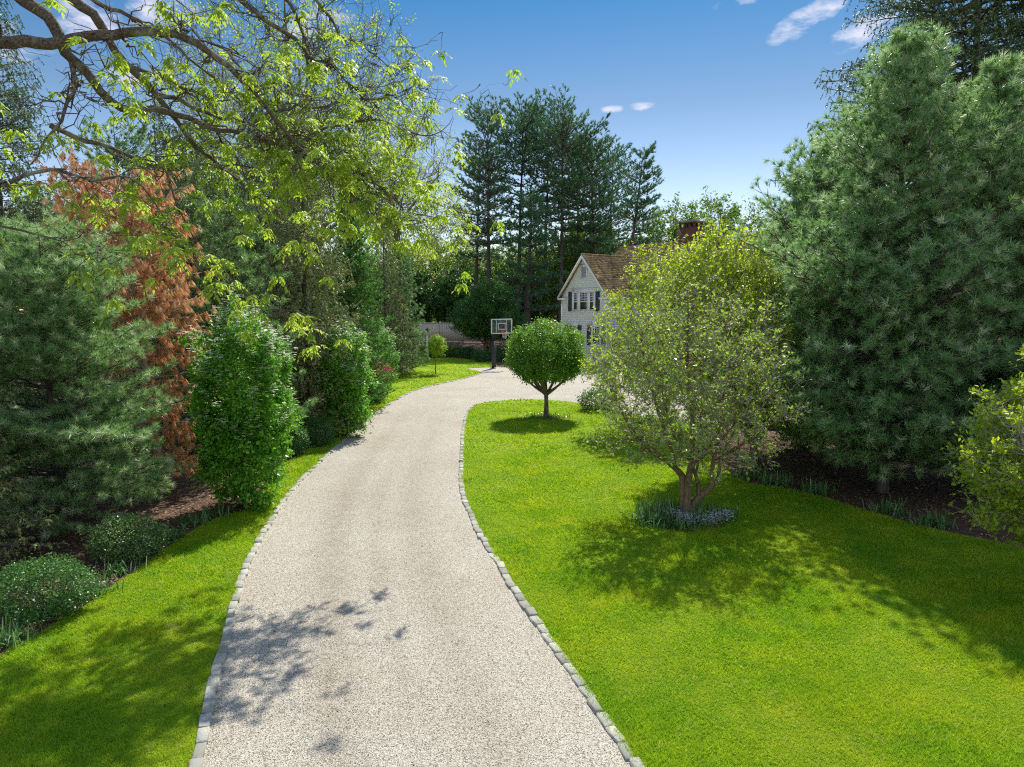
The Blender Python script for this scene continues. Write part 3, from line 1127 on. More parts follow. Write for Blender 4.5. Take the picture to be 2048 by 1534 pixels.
def shingles(B, p, ux, us, L, S, w=.17, row=.185):
    """courses from eave point p; ux along eave, us up the slope"""
    p, ux, us = [np.array(v, float) for v in (p, ux, us)]
    n_ = norm(np.cross(ux, us))
    if n_[2] < 0:
        n_ = -n_
    nr = int(S / row) + 1
    nc = int(L / w)
    for r_ in range(nr):
        s0 = r_ * row
        s1 = min(s0 + row * 1.25, S + .03)
        e = (np.arange(nc + 1) + np.r_[0, rngH.uniform(-.3, .3, nc - 1), 0]) * (L / nc)
        th = .045 + rngH.random(nc) * .02
        ds = rngH.uniform(-.012, .012, nc)
        a = p + ux * e[:-1, None] + us * (s0 + ds)[:, None]
        b = p + ux * (e[1:, None] - .006) + us * (s0 + ds)[:, None]
        c = p + ux * (e[1:, None] - .006) + us * s1 + n_ * .004
        d = p + ux * e[:-1, None] + us * s1 + n_ * .004
        up_ = n_ * th[:, None]
        V = np.stack([a + up_, b + up_, c, d, a, b], 1)
        i = np.arange(nc) * 6
        v = np.clip(rngH.normal(.5, .24, nc), 0, 1)
        B.add(V, Q=np.concatenate([np.stack([i, i + 1, i + 2, i + 3], 1), np.stack([i + 4, i + 5, i + 1, i], 1)]), qv=np.r_[v, v * .15])


B = Buf()
ov = .22
sl = np.array([HWD + ov, RG - EV + .2])
for sx in (1, -1):
    lo = (sx * (HWD + ov), -.28, EV - .05)
    us = norm(np.array([-sx * (HWD + ov), 0, RG + .06 - (EV - .05)]))
    S = math.hypot(HWD + ov, RG + .06 - EV + .05)
    shingles(B, lo, (0, 1, 0), us, 6.4, S)
    nn_ = np.array([us[2] * sx, 0, -us[0] * sx])
    q = np.array([lo, np.array(lo) + [0, 6.4, 0], np.array(lo) + [0, 6.4, 0] + us * S, np.array(lo) + us * S])
    B.add(np.r_[q - nn_ * .004, q - nn_ * .12], [(0, 1, 2, 3), (7, 6, 5, 4), (0, 4, 5, 1), (0, 3, 7, 4)], qv=[.1] * 4)
for k in range(34):
    B.box((0, -.28 + .1 + k * .19, RG + .08), (.26, .2, .05 + .02 * rngH.random()))
usm = norm(np.array([0, MH + .3, MRG - MEV + .2]))
Sm = math.hypot(MH + .3, MRG - MEV + .2)
shingles(B, (mx - .2, MY - MH - .3, MEV - .15), (1, 0, 0), usm, 17.5, Sm)
q = np.array([(mx - .2, MY - MH - .3, MEV - .17), (15, MY - MH - .3, MEV - .17), (15, MY, MRG), (mx - .2, MY, MRG)], float)
B.add(np.r_[q - [0, 0, .02], q - [0, 0, .14]], [(0, 1, 2, 3), (7, 6, 5, 4), (0, 4, 5, 1), (0, 3, 7, 4)], qv=[.1] * 4)
q2 = np.array([(mx - .2, MY + MH + .3, MEV - .17), (15, MY + MH + .3, MEV - .17), (15, MY, MRG), (mx - .2, MY, MRG)], float)
B.add(np.r_[q2, q2 - [0, 0, .14]], [(3, 2, 1, 0), (4, 5, 6, 7), (0, 3, 7, 4)], qv=[.4, .1, .1])
for k in range(88):
    B.box((mx - .1 + k * .2, MY, MRG + .05), (.21, .26, .05 + .03 * rngH.random()))
roof = B.build('roof', M['roof'], house)
B = Buf()
B.box((4.5, MY, 9.44), (1.5, 1.05, 2.0))
for x in (-.67, -.22, .22, .67):
    for y in (-.42, .42):
        B.box((4.5 + x, MY + y, 10.63), (.13, .13, .38))
ch = B.build('chimney', M['brick'], roof)
B = Buf()
B.box((4.5, MY, 10.86), (1.78, 1.33, .09))
B.build('cap', M['slab'], roof)
# trim
B = Buf()
for sx in (1, -1):
    a = np.array([sx * (HWD + ov + .02), -.31, EV - .1])
    b = np.array([0, -.31, RG + .03])
    d = norm(b - a)
    n_ = np.array([d[2], 0, -d[0]]) * (1 if sx > 0 else -1)
    th = .24
    q = [a, b, b - np.array([0, 0, th * 1.35]), a - n_ * th * .0 + np.array([-sx * .16, 0, -.06])]
    q = np.array([a, b, b - [0, 0, .30], a + [-sx * .02, 0, -.17]])
    V = np.r_[q, q + [0, .05, 0]]
    B.add(V, [(0, 1, 2, 3), (7, 6, 5, 4), (0, 4, 5, 1), (3, 2, 6, 7), (0, 3, 7, 4)])
    B.box((sx * (HWD - .22), -.17, EV - .20), (.84, .3, .16))
    B.box((sx * (HWD - .05), -.03, (EV - .3) / 2), (.13, .07, EV - .3))
B.box((HWD + .12, 1.3, EV - .14), (.1, 2.7, .16))
B.box((8, MY - MH - .22, MEV - .2), (11, .1, .18))
B.build('trim', M['trim'], house)


def window(cx, zt, zb, sashes, shut, sh_w=.40):
    """sashes: list of (centre x, width, columns)"""
    B = Buf()
    xa = min(c - w_ / 2 for c, w_, _ in sashes) - .16
    xb = max(c + w_ / 2 for c, w_, _ in sashes) + .16
    B.box(((xa + xb) / 2, -.035, zt + .09), (xb - xa + .12, .1, .18))
    B.box(((xa + xb) / 2, -.05, zt + .20), (xb - xa + .34, .16, .045))
    B.box(((xa + xb) / 2, -.06, zb - .05), (xb - xa + .08, .15, .08))
    e = [xa] + [v for c, w_, _ in sashes for v in (c - w_ / 2, c + w_ / 2)] + [xb]
    for k in range(0, len(e), 2):
        B.box(((e[k] + e[k + 1]) / 2, -.03, (zt + zb) / 2), (e[k + 1] - e[k], .09, zt - zb - .004))
    wdw = B.build('window', M['trim'], house)
    for c, w_, nc in sashes:
        P_ = Buf()
        P_.box((c, -.02, (zt + zb) / 2), (w_, .02, zt - zb))
        P_.build('pane', M['glass_dark'], wdw)
        F_ = Buf()
        zm = zb + (zt - zb) * .47
        for x in (c - w_ / 2 + .025, c + w_ / 2 - .025):
            F_.box((x, -.05, (zt + zb) / 2), (.05, .04, zt - zb - .01))
        for z in (zt - .03, zm, zb + .04):
            F_.box((c, -.052, z), (w_ - .1, .038, .06))
        for k in range(1, nc):
            F_.box((c - w_ / 2 + w_ * k / nc, -.046, (zt + zm) / 2), (.028, .02, zt - zm - .06))
        for k in range(1, 4):
            F_.box((c, -.048, zm + (zt - zm) * k / 4), (w_ - .1, .022, .028))
        F_.build('frame', M['trim'], wdw)
    for sx in shut:
        S_ = Buf()
        x = (xa - sh_w / 2 - .03) if sx < 0 else (xb + sh_w / 2 + .03)
        S_.box((x, -.05, (zt + zb) / 2 - .03), (sh_w, .05, zt - zb + .1))
        S_.box((x, -.082, (zt + zb) / 2 + .3), (sh_w - .12, .015, (zt - zb) * .36))
        S_.box((x, -.082, (zt + zb) / 2 - .38), (sh_w - .12, .015, (zt - zb) * .36))
        S_.build('shutter', M['shutter'], house)


window(0, 5.66, 4.27, [(-.90, .46, 3), (0, .84, 5), (.90, .46, 3)], (-1, 1))
window(0, 3.12, 1.75, [(-1.22, .80, 4)], (-1, 1))
window(0, 3.12, 1.75, [(1.42, .80, 4)], (-1, 1))
B = Buf()
for x in (-.33, .33):
    B.box((x, -.04, 7.13), (.09, .09, .86))
for z in (6.68, 7.58):
    B.box((0, -.045, z), (.78, .1, .09))
B.box((0, -.05, 7.65), (.9, .14, .04))
vent = B.build('gable_vent', M['trim'], house)
B = Buf()
for k in range(9):
    B.box((0, -.02, 6.77 + k * .09), (.56, .04, .062))
B.build('louver', M['louver'], vent)

# ------------------------------------------------------------------ basketball hoop
hb = gp(986, 737)
hoop = empty('basketball_hoop', hb, 'basketball hoop with clear backboard, red rim and black post by the drive', 'basketball hoop')
B = Buf()
B.box((0, 0, 1.65), (.13, .15, 3.3), .56)
B.box((0, 0, .03), (.34, .34, .06), .56)
B.build('post', M['black'], hoop)
nd = np.array([.53, -.85, 0])
bd = np.array([.85, .53, 0])
bc = nd * 1.15 + np.array([0.05, 0, 3.13])
rzb = math.atan2(bd[1], bd[0])
Pd = Buf()
Pd.box(nd * .13 + [0, 0, 1.05], (.3, .14, 1.9), rzb)
for k in range(9):
    Pd.box(nd * .13 + [0, 0, .2 + k * .21], (.31, .155, .02), rzb)
Pd.build('post_pad', simple('grey_pad', (.05, .055, .06), .6, .3), hoop)
B = Buf()
for s_ in (-.18, .18):
    B.tube([bd * s_ * .4 + [0, 0, 2.2], bc + bd * s_ - [0, 0, .35] - nd * .05], [.035, .035], 4)
    B.tube([bd * s_ * .4 + [0, 0, 3.1], bc + bd * s_ + [0, 0, .35] - nd * .05], [.035, .035], 4)
B.build('arm', M['black'], hoop)
wB, hB = 1.75, 1.07
B = Buf()
B.box(bc, (wB - .1, .015, hB - .1), rzb)
pane = B.build('backboard', M['acrylic'], hoop)
B = Buf()
for s_ in (-1, 1):
    B.box(bc + bd * s_ * (wB / 2 - .035), (.075, .05, hB - .14), rzb)
    B.box(bc + np.array([0, 0, s_ * (hB / 2 - .035)]), (wB, .052, .075), rzb)
    B.box(bc + bd * s_ * .42 - nd * .03, (.05, .03, hB - .15), rzb)
B.build('frame', M['white'], pane)
B = Buf()
for s_ in (-1, 1):
    B.box(bc + bd * s_ * .29 + nd * .012, (.05, .008, .46 if s_ else 0), rzb)
B.box(bc + nd * .012 + [0, 0, .20], (.53, .009, .05), rzb)
B.box(bc + nd * .012 - [0, 0, .22], (.53, .009, .05), rzb)
B.build('target_square', M['white'], pane)
rc = bc + nd * .42 - np.array([0, 0, .42])
th = np.linspace(0, 2 * PI, 25)
ring = rc + np.c_[np.cos(th) * .23, np.sin(th) * .23, 0 * th]
B = Buf()
B.tube(ring, [.016] * 25, 6)
B.box(bc + nd * .1 - [0, 0, .43], (.22, .22, .1), rzb)
B.build('rim', M['red'], hoop)
B = Buf()
for k in range(12):
    for dk in (1.2, -1.2):
        z = np.linspace(0, 1, 5)
        a_ = 2 * PI * (k + dk * z) / 12
        rr_ = .23 - .10 * z ** .7
        B.tube(rc + np.c_[np.cos(a_) * rr_, np.sin(a_) * rr_, -.42 * z], [.006] * 5, 3)
B.build('net', M['net'], hoop)

# ------------------------------------------------------------------ bird house on its post
bp = gp(855.5, 718)
bh = empty('birdhouse', bp, 'white post with a small birdhouse and dark pointed roof on the far lawn', 'birdhouse')
B = Buf()
B.box((0, 0, 1.05), (.19, .19, 2.1))
B.build('post', M['white'], bh)
B = Buf()
B.box((.02, 0, 2.3), (.24, .24, .42))
bx = B.build('box', M['white'], bh)
B = Buf()
B.tube([(.05, -.125, 2.32), (.05, -.117, 2.32)], [.035, .035], 10)
B.add([(.05 + .035 * math.cos(a_), -.1255, 2.32 + .035 * math.sin(a_)) for a_ in np.linspace(0, 2 * PI, 9)[:8]], [(0, 1, 2, 3), (0, 3, 4, 7), (4, 5, 6, 7)])
B.build('entrance_hole', M['black'], bx)
B = Buf()
B.add([(-.27, -.27, 2.5), (.27, -.27, 2.5), (.27, .27, 2.5), (-.27, .27, 2.5), (0, 0, 2.74)], [(3, 2, 1, 0)], [(0, 1, 4), (1, 2, 4), (2, 3, 4), (3, 0, 4)])
B.tube([(0, 0, 2.7), (0, 0, 2.83)], [.02, .012], 6)
B.build('roof', M['slate'], bh)

# ------------------------------------------------------------------ fence
fy = 75.4
fence = empty('vinyl_fence', (-9, fy, ground_z(0, fy)), 'tall cream vinyl board fence in the shade behind the far bed', 'fence')
x = -22.0
k = 0
while x < 5:
    B = Buf()
    nbd = 11
    for j in range(nbd):
        B.box((x + 9 + .07 + .2 * j + .1, 0, 1.12), (.196, .03, 1.95))
    B.box((x + 9 + 1.2, 0, 2.12), (2.3, .06, .1))
    B.box((x + 9 + 1.2, 0, .14), (2.3, .06, .12))
    B.build('board_panel', M['fence'], fence)
    B = Buf()
    B.box((x + 9 - .02, 0, 1.14), (.13, .13, 2.28))
    B.box((x + 9 - .02, 0, 2.30), (.17, .17, .05))
    B.build('post', M['fence'], fence)
    x += 2.4

# ------------------------------------------------------------------ round-headed tree
rg = np.random.default_rng(3)
bt = gp(1092, 836)
ell = [((0, 0, 2.68), (1.70, 1.70, 1.27)), ((0, 0, 2.25), (1.66, 1.66, .84))]
lm = [([(0, 0, -.02), (.01, 0, .5), (0, 0, 1.0)], [.13, .085, .085])]
for k, e in enumerate(envelope_pts(ell, 12, rg, .6)):
    e = e.copy()
    e[2] = max(e[2], 1.8)
    f = np.array([0, 0, rg.uniform(.9, 1.1)])
    lm.append(([f, f + (e - f) * [.35, .35, .25], f + (e - f) * [.7, .7, .6], e], [.06, .045, .03, .012]))
broadleaf('round_tree', bt, lm, ell, 150, 1500, 21, 'dense round-headed green tree on a short trunk at the top of the lawn', 'tree', leafm='leaf_round', leaf=.085, lw=.62,
          per=26, spread=.085, shell=.62, lump=.05, cut=lambda P: P[:, 2] > 1.30 + .22 * np.clip(1 - np.hypot(P[:, 0], P[:, 1]) / .9, 0, 1), r2=.012, r3=.004, upn=.5)
# small standard tree on the far lawn
st = gp(871, 750)
ell = [((.12, 0, 1.95), (.62, .66, .70))]
lm = vase_limbs(ell, 7, 1.25, rg, .03, .018)
broadleaf('young_tree', st, lm, ell, 60, 420, 22, 'small young tree with a ball crown on a thin stem beside the white post', 'tree', leafm='leaf_tree', leaf=.085, per=12,
          spread=.06, shell=.4, r2=.006, r3=.003)

# ------------------------------------------------------------------ main flowering tree and its kin
mt = gp(1370, 1040)
ell = [((-.05, .1, 2.75), (2.15, 2.1, 1.55)), ((0.1, .1, 3.5), (1.75, 1.7, 1.45)), ((-.15, 0, 1.75), (1.8, 1.8, .7))]
lm = [
    ([(0, .02, -.02), (-.03, .04, .3), (-.05, .06, .85), (-.2, .1, 1.06), (-.55, .2, 1.35), (-1.1, .3, 1.9), (-1.5, .3, 2.6)], [.10, .085, .075, .06, .045, .03, .012]),
    ([(.01, -.02, -.02), (.03, -.05, .5), (.05, -.05, .95), (.1, 0, 1.3), (.05, -.2, 2.1), (-.1, -.3, 3.2), (-.1, -.2, 4.4)], [.09, .08, .07, .055, .045, .03, .01]),
    ([(.03, 0, .05), (.16, 0, .33), (.30, 0, .50), (.54, -.05, .76), (.49, -.1, 1.0), (.56, 0, 1.3), (.7, .1, 2.1), (.9, .2, 3.1)], [.09, .082, .075, .065, .05, .045, .03, .012]),
    ([(.54, -.05, .76), (.66, .08, .79), (.72, .15, .98), (.76, .2, 1.2), (1.0, .3, 1.7), (1.5, .2, 2.4)], [.05, .045, .04, .035, .025, .012]),
    ([(.26, 0, .45), (.27, .05, .72), (.19, .1, 1.0), (.08, .15, 1.2), (-.2, .5, 1.8), (-.4, .9, 2.8)], [.05, .045, .04, .035, .025, .01]),
    ([(.22, .08, .92), (.27, .12, 1.2), (.4, .5, 1.8), (.5, .9, 2.9)], [.03, .028, .022, .01]),
    ([(-.03, .05, .9), (-.3, -.1, 1.15), (-.8, -.5, 1.5), (-1.3, -.9, 2.0)], [.045, .04, .025, .01]),
    ([(.04, -.05, 1.0), (.1, -.35, 1.3), (.3, -.9, 1.7), (.5, -1.4, 2.2)], [.045, .04, .025, .01]),
    ([(-.2, .1, 1.06), (-.3, .2, 1.5), (-.6, .3, 2.4), (-.9, .3, 3.5)], [.045, .04, .025, .01]),
    ([(.55, 0, 1.2), (.9, -.4, 1.6), (1.3, -.8, 2.0)], [.04, .03, .012]),
    ([(-.6, .25, 1.4), (-.9, .8, 1.8), (-1.1, 1.3, 2.3)], [.035, .025, .012]),
    ([(.6, .1, 1.6), (.9, .7, 2.1), (1.2, 1.2, 2.8)], [.035, .025, .012]),
]
broadleaf('flowering_tree', mt, lm, ell, 280, 1600, 31, 'large multi-stem tree with grey twigs and fresh green leaves in an iris bed', 'tree', leafm='leaf_tree', barkm='bark_tan', leaf=.078,
          per=2, spread=.015, shell=.2, r2=.018, r3=.0065, n4=6300, r4=.0048, l3=.9, twigm='bark_twig', upn=.8, curve_up=.6)

bt2 = gp(1505, 950)
rg = np.random.default_rng(8)
ell = [((-1.0, .3, 4.1), (1.75, 1.7, 1.75)), ((-1.0, .2, 5.25), (1.5, 1.3, 1.15)), ((-.5, 0, 2.6), (1.6, 1.7, 1.3))]
lm = vase_limbs(ell, 14, .8, rg, .11, .055)
broadleaf('flowering_tree', bt2, lm, ell, 240, 1800, 32, 'taller yellow-green tree rising behind the multi-stem tree at the bed edge', 'tree', leafm='leaf_yellow', barkm='bark_grey', leaf=.095,
          per=4, spread=.02, shell=.35, r2=.018, r3=.008, n4=7500, r4=.005, l3=1.1, twigm='bark_twig', upn=.8)
bt3 = gp(1330, 862)
ell = [((-.2, 0, 4.0), (2.4, 1.6, 1.6)), ((.1, 0, 5.6), (1.9, 1.2, 1.1)), ((-.9, 0, 2.4), (2.2, 1.7, 1.3))]
lm = vase_limbs(ell, 14, .8, rg, .11, .05)
broadleaf('flowering_tree', bt3, lm, ell, 200, 1300, 33, 'airy tree with reddish twigs in front of the house roof', 'tree', leafm='leaf_yellow', barkm='bark_twig', leaf=.10,
          per=4, spread=.02, shell=.3, r2=.018, r3=.009, n4=4600, r4=.006, l3=1.2, upn=.8)
bt4 = gp(2105, 1215)
ell = [((.15, 0, 2.35), (1.45, 1.4, 1.35)), ((.15, .2, 1.45), (1.25, 1.2, .6))]
lm = vase_limbs(ell, 14, .6, rg, .13, .05)
lm += [([(0, 0, .12), (-.35, -.05, .02)], [.08, .03]), ([(0, 0, .12), (-.2, -.3, .02)], [.07, .03]), ([(0, 0, .1), (-.25, .28, .02)], [.07, .03]),
       ([(.2, -.9, .12), (-.2, -.85, .16), (-.5, -.8, .22)], [.014, .012, .004]), ([(-.1, -.86, .15), (-.28, -.95, .24), (-.42, -1.0, .25)], [.009, .007, .003])]
broadleaf('flowering_tree', bt4, lm, ell, 230, 1700, 34, 'yellow-green twiggy tree cut off by the right edge of the lawn', 'tree', leafm='leaf_yellow', barkm='bark_twig', leaf=.075,
          per=4, spread=.015, shell=.35, r2=.014, r3=.006, n4=8000, r4=.004, l3=.8, upn=.85)

# plants round the multi-stem tree
th = np.linspace(0, 2 * PI, 40, endpoint=False)
ringp = lambda c, rx, ry: np.c_[c[0] + np.cos(th) * rx * (1 + .08 * np.sin(3 * th)), c[1] + np.sin(th) * ry * (1 + .06 * np.cos(4 * th))]
poly_sheet('mulch_bed', ringp(mt, .95, .85), .045, M['soil'])
poly_sheet('mulch_bed', ringp(st, .62, .6), .045, M['soil'])
poly_sheet('mulch_bed', ringp(bt, .65, .6), .045, M['soil'])
cl = [(-.62, -.05, .55, .0, 80, 'tall upright iris clump at the left of the multi-stem tree bed'), (-.30, .25, .5, .0, 60, 'upright iris clump just behind the multi-stem trunk'),
      (.55, .0, .42, .0, 70, 'iris clump at the right foot of the multi-stem tree'), (.15, -.45, .45, .1, 60, 'iris clump in front of the multi-stem trunk'),
      (-.75, -.45, .34, .4, 90, 'low spreading strap-leaf clump at the front left of the round bed'), (-.25, -.62, .32, .4, 90, 'low strap-leaf clump at the front of the round bed'),
      (.85, .15, .30, .3, 50, 'small sparse strap-leaf clump at the right rim of the round bed')]
for k, (dx, dy, L_, spd, n_, lb) in enumerate(cl):
    strap_clump('iris_clump', mt + [dx, dy, .03], n_, L_ * 1.15, 40 + k, lb, .35 + spd, .013, 'iris and strap-leaf clumps in the round tree bed', rx=.16, ry=.14)
strap_clump('grassy_clump', bt + [0, -.1, .02], 150, .38, 55, 'low grassy clump round the foot of the round-headed tree', 1.0, .014, rx=.4, ry=.25)
rngF = np.random.default_rng(77)
B = Buf()
n_ = 2600
a_ = rngF.uniform(0, 2 * PI, n_)
rr_ = np.sqrt(rngF.random(n_))
P = np.c_[mt[0] + np.cos(a_) * rr_ * .92, mt[1] + np.sin(a_) * rr_ * .8, rngF.uniform(.04, .2, n_)]
B.leaves(P, rngF.normal(0, 1, (n_, 3)) + [0, 0, .5], rngF.normal(0, .5, (n_, 3)) + [0, 0, 1], .05, .016, rngF)
tag(B.build('groundcover', M['leaf_strap']), 'small green leaves carpeting the bed under the multi-stem tree', 'groundcover', kind='stuff')
B = Buf()
n_ = 1500
cc = np.array([(.05, -.3), (-.28, -.1), (.45, -.35), (.25, -.5), (-.1, -.5), (.7, -.2)])[rngF.integers(0, 6, n_)]
P = np.c_[mt[0] + cc[:, 0] + rngF.normal(0, .13, n_), mt[1] + cc[:, 1] + rngF.normal(0, .10, n_), rngF.uniform(.10, .27, n_)]
B.leaves(P, rngF.normal(0, 1, (n_, 3)), rngF.normal(0, .4, (n_, 3)) + [0, -.3, 1], .032, .026, rngF)
tag(B.build('flowers', M['flower']), 'tiny pale lilac flowers in patches under the multi-stem tree', 'flowers', kind='stuff')

# ------------------------------------------------------------------ left foreground
pB = gp(120, 1060)
pine('pine_tree', pB, 5.7, 2.6, .45, 230, 61, 'near blue-green pine with long soft needles at the left edge', K=60, nl=.14, nw=.0078, shoot=.09, tsp=.13, ssp=.15, wood_r=.7, wh=.42, lvar=(.6, 1.1), tmin=.4,
     prof=lambda t: max(.22, 1 - t ** 4.5) * (.86 + .14 * t), e0=-8, e1=35, up=.16, droop=.10, group='pines on the left')
pC = gp(-190, 1010)
pine('pine_tree', pC, 6.8, 2.5, .6, 190, 62, 'blue-green pine leaning in from beyond the left edge', K=46, nl=.13, nw=.009, shoot=.09, tsp=.15, ssp=.18, wood_r=.7,
     prof=lambda t: 1 - .7 * t, e0=-5, e1=35, up=.16, group='pines on the left')
sB = gp(-120, 1150)
pine('spruce_tree', sB, 4.3, 1.75, .4, 150, 63, 'spruce with light green drooping shoots at the lower left edge', 'spruce tree', mat='needle_olive', K=26, nl=.03, nw=.012, shoot=.1, tsp=.075,
     ssp=.14, prof=lambda t: 1 - .75 * t, e0=-14, e1=35, up=.12, hang=(.10, 26, .7), th=(35, 80))
dB = gp(310, 985)
pine('dead_pine', dB + [.2, 0, 0], 7.2, 1.6, .4, 230, 64, 'dead pine with drooping orange-brown needles among green trees', mat='needle_dead', K=50, nl=.18, nw=.0105, shoot=.10, tsp=.15,
     ssp=.18, lvar=(.45, 1.2), prof=lambda t: (.62 + .5 * t) if t < .8 else .9 - .9 * (t - .8), e0=-6, e1=25, up=.05, droop=1.6, th=(8, 50), lean=(-.7, 0), barkm='bark_twig', wood_r=.8)
# dogwoods


def dogwood(base, w_, h, seed, label, n3=1300, per=13, leaf=.10, fl=620):
    rg_ = np.random.default_rng(seed)
    ell = [((0, 0, h * .62), (w_ * .5, w_ * .5, h * .38)), ((0, 0, h * .28), (w_ * .47, w_ * .47, h * .27))]
    lm = vase_limbs(ell, 10, h * .1, rg_, .05, .03)
    root, TW = broadleaf('dogwood', base, lm, ell, 160, n3, seed, label, 'dogwood', 'white-flowering dogwoods along the left bed', leafm='leaf_dogwood', leaf=leaf, lw=.62, per=per, spread=.055, shell=.5, lump=.26,
                         r2=.01, r3=.004, upn=.9, hangdown=.25)
    E = TW[:, -1]
    out = np.linalg.norm((E - [0, 0, h * .55]) / [w_ * .5, w_ * .5, h * .5], axis=1)
    k = (out > .75) & (E[:, 2] > h * .38) & (rg_.random(len(E)) < np.clip((E[:, 2] / h - .3) * 1.6, 0, 1))
    P = E[k][:fl]
    P = np.repeat(P, 5, 0) + np.repeat(rg_.normal(0, .06, (len(P) * 5, 3)), 1, 0) + [0, 0, .05]
    n = len(P)
    rot = rg_.uniform(0, 2 * PI, n)
    nrm_ = norm(rg_.normal(0, .25, (n, 3)) + [0, -.15, 1])
    B = Buf()
    for q in range(4):
        a_ = rot + q * PI / 2
        B.leaves(P, np.c_[np.cos(a_), np.sin(a_), np.full(n, .05)], nrm_, .048, .040, rg_)
    B.build('flowers', M['bract'], root)
    return root


dogwood(gp(492, 1012), 2.15, 4.25, 71, 'nearest white-flowering dogwood, a tall leafy column beside the orange tree', 1700, 16, .10)
dogwood(gp(694, 874), 1.75, 3.75, 72, 'middle white-flowering dogwood column beside the olive spruce', 900, 13, .11, 300)
dogwood(gp(763, 778), 1.75, 3.35, 73, 'farthest and smallest white-flowering dogwood above the red shrub', 700, 12, .12, 260)

# conifers of the left row
pine('pine_tree', gp(470, 925), 7.0, 2.3, .5, 150, 65, 'bright green soft pine behind the nearest dogwood', mat='needle_green', K=44, nl=.15, nw=.014, tsp=.18, ssp=.2, wh=.6, lvar=(.6, 1.1),
     prof=lambda t: 1 - .6 * t, e0=-5, e1=30, up=.15, group='pines on the left')
sp_kw = dict(cat='spruce tree', hang=(.28, 26, 1.0), nl=.055, nw=.026, tsp=.15, ssp=.2, wood_r=.7, e0=-18, e1=25, up=.14, th=(35, 80))
pine('spruce_tree', gp(618, 868), 10.6, 2.35, .2, 330, 66, 'olive spruce with drooping twigs behind the middle dogwood', mat='needle_olive', prof=lambda t: 1 - .72 * t, **sp_kw)
pine('spruce_tree', gp(395, 905), 9.2, 2.4, .5, 260, 67, 'dark spruce with hanging twigs behind the orange tree', mat='needle_spruce', prof=lambda t: 1 - .72 * t, **sp_kw)
pine('spruce_tree', gp(560, 845), 12.5, 2.9, .5, 300, 68, 'dark spruce filling the gap left of the olive spruce', mat='needle_spruce', prof=lambda t: 1 - .75 * t, **sp_kw)
pine('yew_tree', gp(706, 816), 10, 2.2, .15, 380, 69, 'bright green column-shaped conifer between the olive spruce and the far trees', 'conifer', mat='needle_yew', K=26, nl=.07, nw=.03, tsp=.13,
     ssp=.2, prof=lambda t: (1 - t) ** .55, e0=10, e1=60, up=.2, th=(30, 80), shoot=.14)
pine('pine_tree', gp(800, 748), 8.4, 2.1, .15, 240, 70, 'blue-green conifer at the far end of the left row, beside the lawn', mat='needle_blue', K=30, nl=.16, nw=.032, tsp=.2, ssp=.25,
     prof=lambda t: (1 - t) ** .5, e0=0, e1=45, up=.2, group='pines on the left')
pine('spruce_tree', gp(772, 757), 9.8, 2.1, .4, 240, 171, 'slim spruce behind the farthest dogwood', mat='needle_olive', prof=lambda t: (1 - t) ** .7, cat='spruce tree', hang=(.3, 20, .9), nl=.07,
     nw=.04, tsp=.2, ssp=.28, e0=-10, e1=30, up=.14, th=(35, 80))
# spruces beyond, on the left
pine('spruce_tree', (-17, 24, 0), 14.5, 3.4, .8, 300, 172, 'tall dark spruce at the upper left behind the big branches', mat='needle_spruce', prof=lambda t: 1 - .8 * t, **sp_kw)
pine('spruce_tree', (-13.2, 27, 0), 11.6, 2.6, .8, 250, 173, 'spruce whose tip shows under the big branches at left', mat='needle_spruce', prof=lambda t: 1 - .85 * t, **sp_kw)
pine('pine_tree', (-12.5, 23, 0), 9.3, 2.6, .8, 200, 174, 'hazy green pine behind the top of the orange tree', mat='needle_green', K=34, nl=.15, nw=.02, tsp=.21, ssp=.25,
     prof=lambda t: 1 - .6 * t, e0=0, e1=40, up=.2, group='pines on the left')

# shrubs and low plants, left bed
shrub('shrub', gp(258, 1118), .62, .5, .72, 5200, .042, 81, 'small sunlit bushy shrub in the left bed near the pine', 'leaf_box')
shrub('shrub', gp(82, 1232), .72, .6, .78, 7000, .042, 82, 'dark glossy mounded shrub at the lower left corner', 'leaf_dark', var=(.6, .25))
shrub('shrub', gp(582, 912), .5, .45, 1.0, 3000, .05, 83, 'dark shrub between the nearest dogwood and the olive spruce', 'leaf_dark')
shrub('shrub', gp(632, 893), .55, .45, .9, 2600, .055, 86, 'dark low shrub under the olive spruce', 'leaf_dark')
shrub('shrub', gp(742, 806), .75, .7, 1.05, 3400, .07, 84, 'green shrub at the foot of the farthest dogwood', 'leaf_dark')
shrub('red_shrub', gp(757, 797), .62, .5, .75, 1300, .085, 85, 'red-leaved shrub beside the farthest dogwood', 'leaf_red', z0=.95, up=.9)
for k, (px_, py_, n_, L_, lb) in enumerate([(185, 1190, 90, .42, 'strap-leaf clump between the two near shrubs'), (232, 1150, 70, .36, 'strap-leaf clump arching onto the lawn edge'),
                                            (345, 1080, 70, .40, 'strap-leaf clump right of the small sunlit shrub'), (385, 1050, 70, .42, 'strap-leaf clump under the nearest dogwood'),
                                            (20, 1290, 90, .45, 'strap-leaf clump at the lower left edge of the picture'), (430, 1032, 60, .42, 'strap-leaf clump against the foot of the dogwood'),
                                            (635, 885, 70, .5, 'low strap-leaf clump in front of the olive spruce')]):
    strap_clump('strap_leaf_clump', gp(px_, py_), n_, L_, 90 + k, lb, .75, .011 if k < 6 else .02, 'strap-leaf clumps along the left bed', rx=.15, ry=.13)
